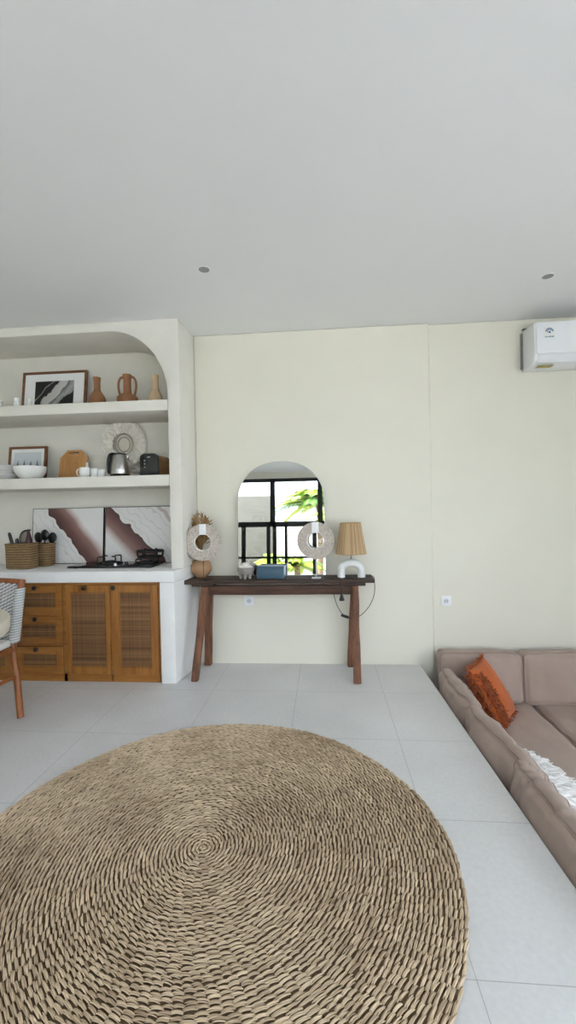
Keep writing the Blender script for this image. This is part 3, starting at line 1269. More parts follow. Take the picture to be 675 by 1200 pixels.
mg = vessel('mug', 'white mug with its handle beside the cutting board', (-1.925, 3.33, S2), [(0, 0), (.030, 0), (.036, .006), (.043, .045), (.041, .086), (.038, .086), (.036, .05), (0, .01)], 'white_ceramic', cat='mug')
bm = NB()
tube(bm, spline([(-.040, 0, .075), (-.062, 0, .072), (-.070, 0, .048), (-.060, 0, .024), (-.040, 0, .020)], 6), .005, 8)
obj('handle', bm, 'white_ceramic', mg)
vessel('cruet', 'small white cruet standing behind the white mug', (-1.965, 3.43, S2), [(0, 0), (.022, 0), (.026, .03), (.022, .085), (.010, .110), (.008, .135), (.012, .140), (0, .142)], 'white_ceramic', cat='cruet')
vessel('tumbler', 'white tumbler right next to the white mug', (-1.852, 3.34, S2), [(0, 0), (.024, 0), (.028, .01), (.029, .078), (.026, .078), (.025, .01), (0, .008)], 'white_ceramic', 'white tumblers', 'cup')
vessel('tumbler', 'white tumbler standing beside the kettle base', (-1.795, 3.35, S2), [(0, 0), (.024, 0), (.028, .01), (.029, .068), (.026, .068), (.025, .01), (0, .008)], 'white_ceramic', 'white tumblers', 'cup')

# feather wall hanging
ju = thing('feather_hanging', 'round cream feather wall hanging behind the kettle', 'wall decoration', (-1.718, YNB - .012, 1.872))
bm = NB()
cnt, tv = [], []
for i in range(1500):
    n0 = nverts(bm)
    a = rnd.uniform(0, 2 * pi)
    r0 = rnd.uniform(.095, .15)
    ln = rnd.uniform(.045, .075)
    r1 = min(r0 + ln, .208 + rnd.uniform(-.012, .008))
    d = Vector((cos(a), 0, sin(a)))
    tn = Vector((-sin(a), 0, cos(a)))
    bend = rnd.uniform(-.25, .25)
    y = -rnd.uniform(.005, .035) * (1 - (r0 - .095) / .12)
    w = rnd.uniform(.010, .018)
    p0 = d * r0 + Vector((0, y, 0))
    p2 = d * r1 + tn * bend * ln + Vector((0, y - .008, 0))
    p1 = (p0 + p2) / 2 + Vector((0, -.008, 0))
    a0 = bm.verts.new(p0 - tn * w * .3)
    b0 = bm.verts.new(p0 + tn * w * .3)
    a1 = bm.verts.new(p1 - tn * w)
    b1 = bm.verts.new(p1 + tn * w)
    a2 = bm.verts.new(p2 - tn * w * .35)
    b2 = bm.verts.new(p2 + tn * w * .35)
    bm.faces.new((a0, b0, b1, a1))
    bm.faces.new((a1, b1, b2, a2))
    cnt.append(nverts(bm) - n0)
    tv.append(rnd.random())
o = obj('feathers', bm, 'feather', ju)
tints(o, cnt, lambda i: tv[i])
bm = NB()
lathe(bm, [(0, 0), (.15, 0), (.15, .006), (0, .006)], 40, mat=Matrix.Translation((0, .008, 0)) @ Matrix.Rotation(pi / 2, 4, 'X'))
obj('backing', bm, 'feather', ju)
for r, rr_ in ((.100, .0055), (.078, .004), (.053, .004)):
    bm = NB()
    tube(bm, [(r * cos(2 * pi * i / 48), -.012, r * 1.15 * sin(2 * pi * i / 48)) for i in range(48)], rr_, 8, closed=True)
    obj('hoop', bm, 'hoop', ju)

# kettle
kt = thing('kettle', 'steel electric kettle with a black handle in front of the feather hanging', 'kettle', (-1.652, 3.38, S2), .25)
bm = NB()
lathe(bm, [(0, .028), (.074, .028), (.076, .034), (.072, .08), (.058, .175), (.050, .188), (0, .19)], 40)
obj('body', bm, 'chrome', kt)
bm = NB()
lathe(bm, [(0, 0), (.082, 0), (.084, .006), (.080, .018), (.075, .028), (0, .028)], 36)
obj('base', bm, 'black', kt)
bm = NB()
lathe(bm, [(0, .188), (.052, .186), (.050, .196), (.02, .202), (0, .203)], 32)
obj('lid', bm, 'black', kt)
bm = NB()
pth = spline([(-.030, 0, .192), (-.066, 0, .196), (-.088, 0, .17), (-.094, 0, .11), (-.090, 0, .05), (-.066, 0, .036)], 8)
tube(bm, pth, .013, 12, squash=.8)
tube(bm, spline([(-.052, 0, .185), (-.062, 0, .12), (-.072, 0, .04)], 6), .022, 12)
obj('handle', bm, 'black', kt)
bm = NB()
prism(bm, [(.045, .150), (.058, .150), (.076, .186), (.05, .188)], 'y', -.016, .016, .003, 2)
obj('spout', bm, 'chrome', kt)
bm = NB()
tube(bm, spline([(.07, .03, .010), (.115, .10, .006), (.125, .16, .04), (.09, .19, .085), (.04, .2, .095)], 8), .0035, 8)
obj('power_cord', bm, 'grey_plastic', kt)

# toaster
ts = thing('toaster', 'black toaster with wood sides at the end of the middle shelf', 'toaster', (-1.385, 3.32, S2))
def rr_out(w, h, r, n=8):
    p = [(-w, 0), (w, 0)]
    for i in range(n + 1):
        a = pi / 2 * i / n
        p.append((w - r + r * cos(a), h - r + r * sin(a)))
    for i in range(n + 1):
        a = pi / 2 + pi / 2 * i / n
        p.append((-w + r + r * cos(a), h - r + r * sin(a)))
    return p
bm = NB()
prism(bm, [(x, z + .012) for x, z in rr_out(.076, .172, .04)], 'y', 0, .03, .004, 2)
obj('front_panel', bm, 'black', ts)
bm = NB()
prism(bm, [(x, z + .012) for x, z in rr_out(.073, .168, .038)], 'y', .03, .255, .002, 1)
sd = obj('side_shell', bm, 'copper_wood', ts)
bm = NB()
prism(bm, [(x, z + .012) for x, z in rr_out(.076, .172, .04)], 'y', .255, .272, .004, 2)
obj('rear_panel', bm, 'black', ts)
bm = NB()
for x in (-.028, .028):
    bm = NB()
    box(bm, x - .014, x + .014, .05, .235, .178, .1815, .001, 1)
    obj('bread_slot', bm, 'iron', ts)
for k in range(3):
    bm = NB()
    lathe(bm, [(0, 0), (.006, 0), (.0055, .003), (0, .0035)], 14, mat=Matrix.Translation((-.035, 0, .075 + k * .026)) @ Matrix.Rotation(pi / 2, 4, 'X'))
    obj('button', bm, 'grey_plastic', ts)
bm = NB()
box(bm, -.012, .012, -.0012, 0, .152, .159, .0005, 1)
obj('badge', bm, 'chrome', ts)
for x in (-.055, .055):
    for y in (.03, .24):
        bm = NB()
        lathe(bm, [(0, 0), (.01, 0), (.01, .014), (0, .014)], 10, c=(x, y, 0))
        obj('foot', bm, 'iron', ts)

# ------------------------------------------------------------------ on the counter
KZ = .842
def panel(label, x0, x1, mat):
    t = thing('splashback_panel', label, 'panel', ((x0 + x1) / 2, 3.555, KZ), 0, 'veined panels behind the hob')
    t.rotation_euler = (-.085, 0, 0)
    w = (x1 - x0) / 2
    b = NB()
    box(b, -w, w, 0, .016, .006, .485, .001, 1)
    obj('face', b, mat, t)
    b = NB()
    box(b, -w - .004, -w, -.001, .018, 0, .489)
    box(b, w, w + .004, -.001, .018, 0, .489)
    box(b, -w, w, -.001, .018, 0, .006)
    box(b, -w, w, -.001, .018, .485, .489)
    obj('edge_trim', b, 'black', t)


panel('white panel with brown veins behind the utensil baskets', -2.565, -1.918, 'agateA')
panel('white panel with brown veins behind the wok burner', -1.895, -1.245, 'agateB')

def basket(label, loc, w, d, h, rotz):
    t = thing('utensil_basket', label, 'basket', loc, rotz, 'woven utensil baskets')
    b = NB()
    n = 40
    rings = []
    def sq(a, w, d):
        c, s = cos(a), sin(a)
        e = 4.0
        r = (abs(c) ** e + abs(s) ** e) ** (-1 / e)
        return (w * r * c, d * r * s)
    prof = [(.0, 0), (.9, 0), (.97, .008)] + [(.97 + .04 * i / 10, .008 + (h - .012) * i / 10) for i in range(1, 11)] + [(.98, h), (.93, h - .004), (.90, h - .03), (.88, .012), (0, .01)]
    for s, z in prof:
        if s == 0:
            rings.append([b.verts.new((0, 0, z))])
            continue
        rings.append([b.verts.new((*sq(2 * pi * i / n, w / 2 * s, d / 2 * s), z)) for i in range(n)])
    for A, B in zip(rings, rings[1:]):
        for i in range(n):
            j = (i + 1) % n
            if len(A) == 1:
                b.faces.new((A[0], B[i], B[j]))
            elif len(B) == 1:
                b.faces.new((A[i], A[j], B[0]))
            else:
                b.faces.new((A[i], A[j], B[j], B[i]))
    bmesh.ops.recalc_face_normals(b, faces=b.faces[:])
    obj('woven_body', b, 'basket', t)
    b = NB()
    tube(b, [(*sq(2 * pi * i / n, w / 2 * 1.0, d / 2 * 1.0), h - .004) for i in range(n)], .006, 8, closed=True)
    obj('rim', b, 'basket', t)


basket('larger woven utensil basket, nearest the counter front', (-2.463, 3.30, KZ), .225, .15, .205, 0)
basket('smaller woven utensil basket tucked behind the larger one', (-2.385, 3.455, KZ), .165, .13, .19, 0)

def stick(name, label, a, b, r, mat, cat='utensil', group='utensils in the baskets'):
    bm = NB()
    a, b = Vector(a), Vector(b)
    tube(bm, [a, a.lerp(b, .6), a.lerp(b, .93), b], [r * .75, r, r, r * .6], 10)
    o = obj(name, bm, mat)
    tag(o, label, cat, group)
    return o


stick('kitchen_knife', 'black knife handle leaning out of the larger basket', (-2.50, 3.30, KZ + .03), (-2.556, 3.28, KZ + .295), .013, 'black')
stick('kitchen_utensil', 'short black utensil handle in the middle of the larger basket', (-2.50, 3.31, KZ + .03), (-2.505, 3.30, KZ + .245), .014, 'black')
sk = thing('strainer', 'round black strainer with grey mesh in the larger basket', 'strainer', (-2.445, 3.31, KZ + .02))
bm = NB()
tube(bm, [(0, 0, 0), (0, 0, .18)], .005, 8)
obj('handle', bm, 'black', sk)
RT = Matrix.Translation((.0, 0, .233)) @ Matrix.Rotation(.35, 4, 'Y')
bm = NB()
tube(bm, [RT @ Vector((.036 * cos(2 * pi * i / 32), 0, .055 * sin(2 * pi * i / 32))) for i in range(32)], .008, 8, closed=True)
obj('rim', bm, 'black', sk)
bm = NB()
ell(bm, (0, 0, 0), (.033, .012, .051), 20, 10)
bm.transform(RT)
obj('mesh_bowl', bm, 'ring_metal', sk)
vessel('pepper_mill', 'dark red pepper mill sticking up from the larger basket', (-2.402, 3.30, KZ + .03),
       [(0, 0), (.026, 0), (.026, .12), (.024, .20), (.016, .235), (.010, .262), (.010, .272), (.018, .276), (.018, .284), (.007, .288), (.0, .29)], 'red_mill', cat='pepper mill')
for (x, y, h, w, tl, lab) in ((-2.405, 3.46, .255, .036, -.25, 'black ladle head in the smaller basket, beside the red pepper mill'),
                              (-2.365, 3.44, .275, .038, .05, 'black serving spoon in the middle of the smaller basket'),
                              (-2.345, 3.47, .252, .038, .32, 'black serving spoon leaning toward the hob from the smaller basket')):
    u = thing('serving_spoon', lab, 'utensil', (x, y, KZ + .03), 0, 'utensils in the baskets')
    u.rotation_euler = (0, tl * .5, 0)
    bm = NB()
    tube(bm, [(0, 0, 0), (0, 0, h - .06)], .006, 8)
    obj('handle', bm, 'black', u)
    bm = NB()
    ell(bm, (0, 0, h - .045), (w, .014, .048), 18, 10)
    obj('bowl', bm, 'black', u)

# hob
hb = thing('gas_hob', 'black glass gas hob with two burners on the white counter', 'hob', (-1.69, 3.375, KZ))
bm = NB()
box(bm, -.355, .345, -.135, .16, .004, .018, .006, 2)
obj('glass_plate', bm, 'black_gloss', hb)
for x in (-.3, .3):
    for y in (-.1, .12):
        bm = NB()
        lathe(bm, [(0, 0), (.015, 0), (.015, .006), (0, .006)], 10, c=(x, y, 0))
        obj('foot', bm, 'iron', hb)
def burner(cx, r, h):
    b = NB()
    lathe(b, [(0, .018), (r * .62, .018), (r * .60, .028), (r * .42, .030), (r * .42, .040), (r * .36, .046), (0, .046)], 28, c=(cx, .01, 0))
    o = obj('burner', b, 'iron', hb)
    b = NB()
    for k in range(4):
        a = pi / 4 + k * pi / 2 + .15
        d = Vector((cos(a), sin(a), 0))
        c = Vector((cx, .01, 0))
        tube(b, [c + d * r + Vector((0, 0, .018)), c + d * r + Vector((0, 0, h - .004)), c + d * r * .96 + Vector((0, 0, h)), c + d * r * .45 + Vector((0, 0, h))], .006, 8)
    tube(b, [(cx + r * cos(2 * pi * i / 32), .01 + r * sin(2 * pi * i / 32), .023) for i in range(32)], .006, 8, closed=True)
    obj('pan_support', b, 'iron', hb)
burner(-.075, .10, .082)
burner(.245, .10, .062)
for s in (-1, 1):
    bm = NB()
    lathe(bm, [(0, 0), (.016, 0), (.016, .004), (.013, .02), (0, .021)], 20, c=(.085 + s * .024 - .024, -.07 + s * .045, .018))
    obj('knob', bm, 'chrome' if s < 0 else 'black', hb)
wk = thing('wok_ring', 'black round wok stand sitting on the hob beside the niche pillar', 'wok stand', (-1.425, 3.40, KZ + .068))
bm = NB()
for r, z in ((.095, 0.004), (.105, .050)):
    tube(bm, [(r * cos(2 * pi * i / 40), r * .9 * sin(2 * pi * i / 40), z) for i in range(40)], .008, 8, closed=True)
obj('hoop', bm, 'iron', wk)
for k in range(6):
    bm = NB()
    a = k * pi / 3 + .3
    tube(bm, [(.095 * cos(a), .0855 * sin(a), .004), (.105 * cos(a), .0945 * sin(a), .05), (.088 * cos(a), .079 * sin(a), .062)], .008, 8)
    obj('arm', bm, 'iron', wk)

# ------------------------------------------------------------------ rug
rg = thing('round_rug', 'large round braided seagrass rug on the grey tiles', 'rug', (-.48, 1.574, 0))
RR = .927
def wob(a):
    return 1 + .010 * sin(2 * a + .6) + .008 * sin(3 * a + 2.0) + .004 * sin(7 * a)
bm = NB()
N = 180
top = [bm.verts.new((RR * .991 * wob(2 * pi * i / N) * cos(2 * pi * i / N), RR * .991 * wob(2 * pi * i / N) * sin(2 * pi * i / N), .008)) for i in range(N)]
bot = [bm.verts.new((v.co.x, v.co.y, .0005)) for v in top]
bm.faces.new(top)
bm.faces.new(bot[::-1])
for i in range(N):
    j = (i + 1) % N
    bm.faces.new((bot[i], bot[j], top[j], top[i]))
bm.normal_update()
obj('jute_backing', bm, 'rug_base', rg)

def build_rug():
    V, F, T = [], [], []
    rs = np.random.RandomState(3)
    pitch = .0147
    rows = int(RR / pitch)
    nl, ns = 8, 6
    tt = np.linspace(-1, 1, nl)
    rad = np.array([.55, .85, 1.0, 1.0, 1.0, 1.0, .85, .55])
    FT = np.array([(j * ns + q, j * ns + (q + 1) % ns, (j + 1) * ns + (q + 1) % ns, (j + 1) * ns + q) for j in range(nl - 1) for q in range(ns)], dtype=np.int32)
    nv = 0
    n = 8
    drift = 0.0
    for k in range(rows):
        r = (k + .55) * pitch
        # each strand arches over one spoke; spokes line up along rays and split as the rug widens
        if 2 * pi * r / n > .039:
            n = int(round(n * 1.5)) if n >= 24 else n * 2
        st = 2 * pi * r / n
        drift += rs.uniform(-.004, .012) / max(r, .1)
        rim = k >= rows - 2
        for i in range(n):
            a = 2 * pi * i / n + drift
            w = wob(a)
            px, py = r * cos(a), r * sin(a)
            a += .14 * noise.noise((px * 5, py * 5, 9.0)) * st / r
            tone = .5 + .32 * noise.noise((px * 3, py * 3, 1.0)) + .22 * noise.noise((px * 14, py * 14, 4.0)) + rs.uniform(-.15, .15)
            tw0 = .14 + rs.uniform(-.10, .10)
            L0 = st * .58 * (1 + rs.uniform(-.08, .10))
            r0 = rs.uniform(-.14, .14)
            for s in range(3):
                aa = a + rs.uniform(-.13, .13) * st / r
                rc = r * w + (r0 + (s - 1) * .19) * pitch
                c = np.array([rc * cos(aa), rc * sin(aa), .0100 + (.0012 if s == 1 else 0) + rs.uniform(-.001, .001)])
                tn = np.array([-sin(aa), cos(aa), 0])
                ra = np.array([cos(aa), sin(aa), 0])
                tw = tw0 + rs.uniform(-.07, .07)
                L_ = L0 * (1 + rs.uniform(-.10, .10))
                if r < .06:
                    L_ = min(L_, r * .8 + .003)
                d = tn * cos(tw) + ra * sin(tw)
                e = -tn * sin(tw) + ra * cos(tw)
                hw = pitch * rs.uniform(.12, .17) * (1.25 if rim else 1)
                bow = -L_ * L_ / (2 * max(r, .04)) * tt ** 2
                mid = c + d * (tt * L_)[:, None] + ra * bow[:, None]
                mid[:, 2] += .0048 * (1 - tt ** 2) - .0022
                ang = 2 * pi * np.arange(ns) / ns
                cr = e[None, :] * np.cos(ang)[:, None] + np.array([[0, 0, .9]]) * np.sin(ang)[:, None]
                b0 = nv
                V.append((mid[:, None, :] + (hw * rad)[:, None, None] * cr[None]).reshape(-1, 3))
                F.append(FT + b0)
                nv += nl * ns
                T += [min(1, max(0, tone + rs.uniform(-.22, .22)))] * (nl * ns)
    V = np.concatenate(V)
    F = np.concatenate(F)
    me = bpy.data.meshes.new('braid')
    V = np.array(V, dtype=np.float32)
    V[:, 2] = np.maximum(V[:, 2], .001)
    F = np.array(F, dtype=np.int32)
    me.vertices.add(len(V))
    me.vertices.foreach_set('co', V.ravel())
    me.loops.add(F.size)
    me.loops.foreach_set('vertex_index', F.ravel())
    me.polygons.add(len(F))
    me.polygons.foreach_set('loop_start', np.arange(0, F.size, 4, dtype=np.int32))
    me.update(calc_edges=True)
    me.validate()
    at = me.attributes.new('tint', 'FLOAT', 'POINT')
    at.data.foreach_set('value', np.array(T, dtype=np.float32))
    for p in me.polygons:
        p.use_smooth = True
    me.materials.append(M['rug'])
    o = bpy.data.objects.new('braid', me)
    C.objects.link(o)
    o.parent = rg


build_rug()

# ------------------------------------------------------------------ sunken sofa
SEAT = -.235
def cushion_mesh(w, h, t, n=40, edge=.035, bulge=.03, wr=.006, seed=0, bandripple=0.0, sag=0.0):
    """box cushion: w along x, h along z, t along y; centre at origin. returns bmesh"""
    b = NB()
    grid = {}
    hx, hy, hz = w / 2, t / 2, h / 2
    def mapv(p):
        x, y, z = p
        # rounded box
        q = Vector((x * hx, y * hy, z * hz))
        inn = Vector((max(-hx + edge, min(hx - edge, q.x)), max(-hy + edge * .9, min(hy - edge * .9, q.y)), max(-hz + edge, min(hz - edge, q.z))))
        d = q - inn
        if d.length > 1e-9:
            # fold the cube corner onto the rounding
            m_ = max(abs(d.x), abs(d.y), abs(d.z))
            q = inn + d.normalized() * m_
        fx, fz = 1 - abs(x) ** 2.2, 1 - abs(z) ** 2.2
        fy = 1 - abs(y) ** 2
        q.y += (1 if y > 0 else -1) * bulge * fx * fz * min(1, abs(y) * 1.2)
        q.x += (1 if x > 0 else -1) * bulge * .35 * fz * fy * min(1, abs(x) ** 6)
        q.z += (1 if z > 0 else -1) * bulge * .45 * fx * fy * min(1, abs(z) ** 6)
        nn = noise.noise(Vector((q.x * 7 + seed * 3.3, q.y * 9, q.z * 7)))
        n2 = noise.noise(Vector((q.x * 22 + seed, q.y * 16, q.z * 6 + seed)))
        q.y += wr * 1.4 * nn + wr * .6 * n2
        q.z += wr * .8 * noise.noise(Vector((q.x * 6, seed + 4.0, q.y * 8)))
        if bandripple:
            rp = sin(q.x * 88 + q.z * 22 + 4 * noise.noise(Vector((q.x * 6, seed, q.z * 4)))) * bandripple * (.6 + .6 * noise.noise(Vector((q.x * 5, 3, seed))))
            q.z += rp * max(0, z) ** 8 * .6
            q.y += rp * max(0, (z + 1) / 2) ** 2 * min(1, fx * 4) * (-1 if y < 0 else .6)
        q.z -= sag * fx * (1 if z > 0 else 0) * abs(z)
        return q
    def vert(key, p):
        if key not in grid:
            grid[key] = b.verts.new(mapv(p))
        return grid[key]
    def key(p):
        return (round(p[0], 5), round(p[1], 5), round(p[2], 5))
    ny = 8
    def lin_(n):
        return [sin((-1 + 2 * i / n) * pi / 2 * .86) / sin(pi / 2 * .86) for i in range(n + 1)]
    gx, gy, gz = lin_(n), lin_(ny), lin_(n)
    def face(A, B, mk):
        for i in range(len(A) - 1):
            for j in range(len(B) - 1):
                ps = [mk(A[i], B[j]), mk(A[i + 1], B[j]), mk(A[i + 1], B[j + 1]), mk(A[i], B[j + 1])]
                b.faces.new([vert(key(p), p) for p in ps])
    for s in (-1, 1):
        face(gx, gz, lambda a, c: (a, s, c))
        face(gx, gy, lambda a, c: (a, c, s))
        face(gy, gz, lambda a, c: (s, a, c))
    bmesh.ops.recalc_face_normals(b, faces=b.faces[:])
    # piping loops follow the mapped front and back perimeter
    loops = []
    for s in (-1, 1):
        yy = s * .80
        per = [(x, yy, 1) for x in np.linspace(-.97, .97, 40)] + [(1, yy, z) for z in np.linspace(.97, -.97, 30)] + \
              [(x, yy, -1) for x in np.linspace(.97, -.97, 40)] + [(-1, yy, z) for z in np.linspace(-.97, .97, 30)]
        loops.append([mapv(p) for p in per])
    return b, loops


def back_cushion(label, w, h, t, loc, rz, lean, seed, **kw):
    th = thing('back_cushion', label, 'cushion', loc, rz, 'taupe back cushions of the sofa')
    th.rotation_euler = (lean, 0, rz)
    b, loops = cushion_mesh(w, h, t, seed=seed, **kw)
    cv = obj('cover', b, 'sofa', th, 60)
    b = NB()
    for lp_ in loops:
        tube(b, lp_, .0038, 6, closed=True)
    obj('piping', b, 'sofa_pipe', cv)
    return th


def seat_slab(name_parent, x0, x1, y0, y1, z0, z1, seed):
    b, loops = cushion_mesh(x1 - x0, y1 - y0, z1 - z0, n=34, edge=.045, bulge=.012, wr=.011, seed=seed)
    Mx = Matrix.Translation(((x0 + x1) / 2, (y0 + y1) / 2, (z0 + z1) / 2)) @ Matrix.Rotation(-pi / 2, 4, 'X')
    b.transform(Mx)
    o = obj('seat_cushion', b, 'sofa', name_parent, 60)
    b = NB()
    for lp_ in loops:
        tube(b, [Mx @ p for p in lp_], .0035, 6, closed=True)
    obj('piping', b, 'sofa_pipe', o)


s1 = thing('sofa', 'taupe sofa run set along the edge of the raised tiles', 'sofa', (1.2, 2.3, PIT))
def sofa_base(x0, x1, y0, y1, parent, feet=True):
    b = NB()
    box(b, x0, x1, y0, y1, .05, .20, .012, 2)
    obj('base', b, 'sofa', parent)
    for x in (x0 + .06, x1 - .06):
        for y in (y0 + .06, y1 - .06):
            b = NB()
            tube(b, [(x, y, 0), (x, y, .06)], [.018, .024], 12)
            obj('leg', b, 'black', parent)
sofa_base(.83 - 1.2, 1.555 - 1.2, .75 - 2.3, 3.51 - 2.3, s1)
seat_slab(s1, .83 - 1.2, 1.556 - 1.2, 1.75 - 2.3, 3.51 - 2.3, .195, SEAT - PIT, 3)
seat_slab(s1, .83 - 1.2, 1.556 - 1.2, .75 - 2.3, 1.74 - 2.3, .195, SEAT - PIT, 4)
s2 = thing('sofa', 'taupe sofa run set along the cream wall under the air conditioner', 'sofa', (2.3, 3.0, PIT))
sofa_base(1.575 - 2.3, 3.3 - 2.3, 2.75 - 3.0, 3.51 - 3.0, s2)
seat_slab(s2, 1.572 - 2.3, 2.43 - 2.3, 2.70 - 3.0, 3.51 - 3.0, .195, SEAT - PIT, 6)
seat_slab(s2, 2.44 - 2.3, 3.3 - 2.3, 2.70 - 3.0, 3.51 - 3.0, .195, SEAT - PIT, 7)

back_cushion('taupe back cushion against the cream wall, behind the orange pillow', .61, .385, .13, (1.180, 3.42, SEAT + .185), 0.0, -.10, 11, bulge=.03, edge=.045, wr=.011)
back_cushion('taupe back cushion against the cream wall, below the air conditioner', .70, .385, .13, (1.845, 3.42, SEAT + .185), -.01, -.10, 12, bulge=.03, edge=.045, wr=.011)
back_cushion('taupe back cushion along the tiles, farthest from the rug', .62, .31, .10, (.872, 2.93, SEAT + .160), pi / 2 + .03, .07, 13, bulge=.045, edge=.048, wr=.019)
back_cushion('taupe back cushion along the tiles, middle one of its row', .72, .32, .10, (.893, 2.30, SEAT + .160), pi / 2 + .09, .07, 14, bulge=.045, edge=.048, wr=.019)
back_cushion('taupe back cushion along the tiles, nearest the rug', .80, .335, .095, (.893, 1.67, SEAT + .170), pi / 2 + .03, .08, 15, bulge=.04, edge=.040, n=64, wr=.010, bandripple=.010)


# throw pillows
def pillow_mesh(w, h, t, n=22, seed=0, wr=.006):
    b = NB()
    V = {}
    def pt(u, v, s):
        # knife-edged pillow: pinched corners
        f = max(0, (1 - u * u) * (1 - v * v))
        x = u * w / 2 * (1 - .07 * (1 - abs(v) ** 1.5) * abs(u) ** 3 * 0 - .06 * (1 - v * v) * abs(u))
        z = v * h / 2 * (1 - .06 * (1 - u * u) * abs(v))
        y = s * t / 2 * f ** .42
        y += wr * noise.noise(Vector((u * 3 + seed, v * 3, s))) * min(1, f * 6)
        return Vector((x, y, z))
    g = [sin((-1 + 2 * i / n) * pi / 2) for i in range(n + 1)]
    for s in (-1, 1):
        for i in range(n + 1):
            for j in range(n + 1):
                on = i in (0, n) or j in (0, n)
                k = (i, j, 0 if on else s)
                if k not in V:
                    V[k] = b.verts.new(pt(g[i], g[j], s))
        for i in range(n):
            for j in range(n):
                q = []
                for a, c in ((i, j), (i + 1, j), (i + 1, j + 1), (i, j + 1)):
                    on = a in (0, n) or c in (0, n)
                    q.append(V[(a, c, 0 if on else s)])
                b.faces.new(q)
    bmesh.ops.recalc_face_normals(b, faces=b.faces[:])
    return b, pt


def basis(o, xdir, zdir, loc):
    x = Vector(xdir).normalized()
    z = Vector(zdir)
    z = (z - x * z.dot(x)).normalized()
    y = z.cross(x)
    o.matrix_world = Matrix((x, y, z)).transposed().to_4x4()
    o.location = loc
    mw = Matrix((x, y, z)).transposed().to_4x4()
    o.rotation_mode = 'XYZ'
    o.rotation_euler = mw.to_euler()
    return mw


def strands(mat, parent, name, roots, ln, r, out, seed, curl=.5):
    """short loose threads from root points, drooping along out"""
    b = NB()
    cnt, tv = [], []
    rr_ = random.Random(seed)
    for p, o_ in roots:
        n0 = nverts(b)
        d = (Vector(o_) + Vector((rr_.uniform(-1, 1), rr_.uniform(-1, 1), rr_.uniform(-1, 1))) * curl).normalized()
        d2 = (d + Vector(out) * .9 + Vector((rr_.uniform(-1, 1), rr_.uniform(-1, 1), rr_.uniform(-1, 1))) * curl).normalized()
        L_ = ln * rr_.uniform(.6, 1.2)
        tube(b, [p, p + d * L_ * .45, p + d * L_ * .5 + d2 * L_ * .5], [r, r, r * .6], 5)
        cnt.append(nverts(b) - n0)
        tv.append(rr_.random())
    o = obj(name, b, mat, parent)
    tints(o, cnt, lambda i: tv[i])
    return o


op = thing('throw_pillow', 'rust orange fringed throw pillow in the corner of the sofa', 'pillow')
xd = Vector((.235, .33, 0)).normalized()
nrm = Vector((.86, -.50, 0))
zd = Vector((-.82, .58, 0)) * .52 + Vector((0, 0, .83))
B1 = Vector((1.165, 2.95, SEAT + .012))
ctr = B1 + xd * .175 + zd.normalized() * .205
mw = basis(op, xd, zd, ctr)
dn = mw.to_3x3().inverted() @ Vector((0, 0, -1))
b, pt = pillow_mesh(.35, .41, .13, seed=2)
obj('cover', b, 'orange', op, 80)
roots = []
rq = random.Random(5)
for k in range(150):
    v = rq.uniform(-1, 1)
    roots.append((pt(-1, v, 1), (-1, rq.choice((-.5, -.2)), 0)))
for k in range(70):
    u = rq.uniform(-1, 1)
    roots.append((pt(u, 1, 1), (0, -.3, 1)))
for k in range(60):
    v = rq.uniform(-1, 1)
    roots.append((pt(1, v, 1), (1, -.3, 0)))
for k in range(60):
    u = rq.uniform(-1, 1)
    roots.append((pt(u, -1, 1), (0, -.6, -.4)))
# band of tufts on the face beside the near edge
for k in range(420):
    u = rq.uniform(-.98, -.62)
    v = rq.uniform(-.92, .80)
    roots.append((pt(u, v, -1), (-.4, -1, -.2)))
for k in range(300):
    roots.append((pt(rq.uniform(-1, -.62), rq.uniform(-.95, .9), 1), (-.5, 1, -.2)))
strands('orange_fringe', op, 'fringe', roots, .036, .0032, tuple(dn * .6), 4)

wp = thing('throw_pillow', 'white fringed throw pillow lying on the sofa seat beside the cushion row', 'pillow')
xd = Vector((.10, -.50, -.0)).normalized()
zd = Vector((-.78, -.0, .55))
mw = basis(wp, xd, zd, (1.085, 2.22, SEAT + .125))
dn = mw.to_3x3().inverted() @ Vector((0, 0, -1))
b, pt = pillow_mesh(.46, .27, .13, seed=6)
obj('cover', b, 'white_cotton', wp, 80)
roots = []
side = -1 if (mw.to_3x3() @ Vector((0, -1, 0))).z > 0 else 1
for k in range(620):
    u = rq.uniform(-.95, .95)
    v = rq.uniform(-.9, .95)
    roots.append((pt(u, v, side), (rq.uniform(-.4, .4), side * .55, -.8)))
for k in range(160):
    v = rq.uniform(-1, 1)
    s_ = rq.choice((-1, 1))
    roots.append((pt(s_, v, 1), (s_, side * .2, -.2)))
for k in range(140):
    u = rq.uniform(-1, 1)
    roots.append((pt(u, -1, 1), (0, side * .4, -1)))
strands('white_fringe', wp, 'fringe', roots, .050, .0044, tuple(dn * .5), 9, .35)

# ------------------------------------------------------------------ dining chair and table
dc = thing('dining_chair', 'teak dining chair with a grey rope woven back at the pale table', 'chair', (-2.245, 2.38, 0), 0)
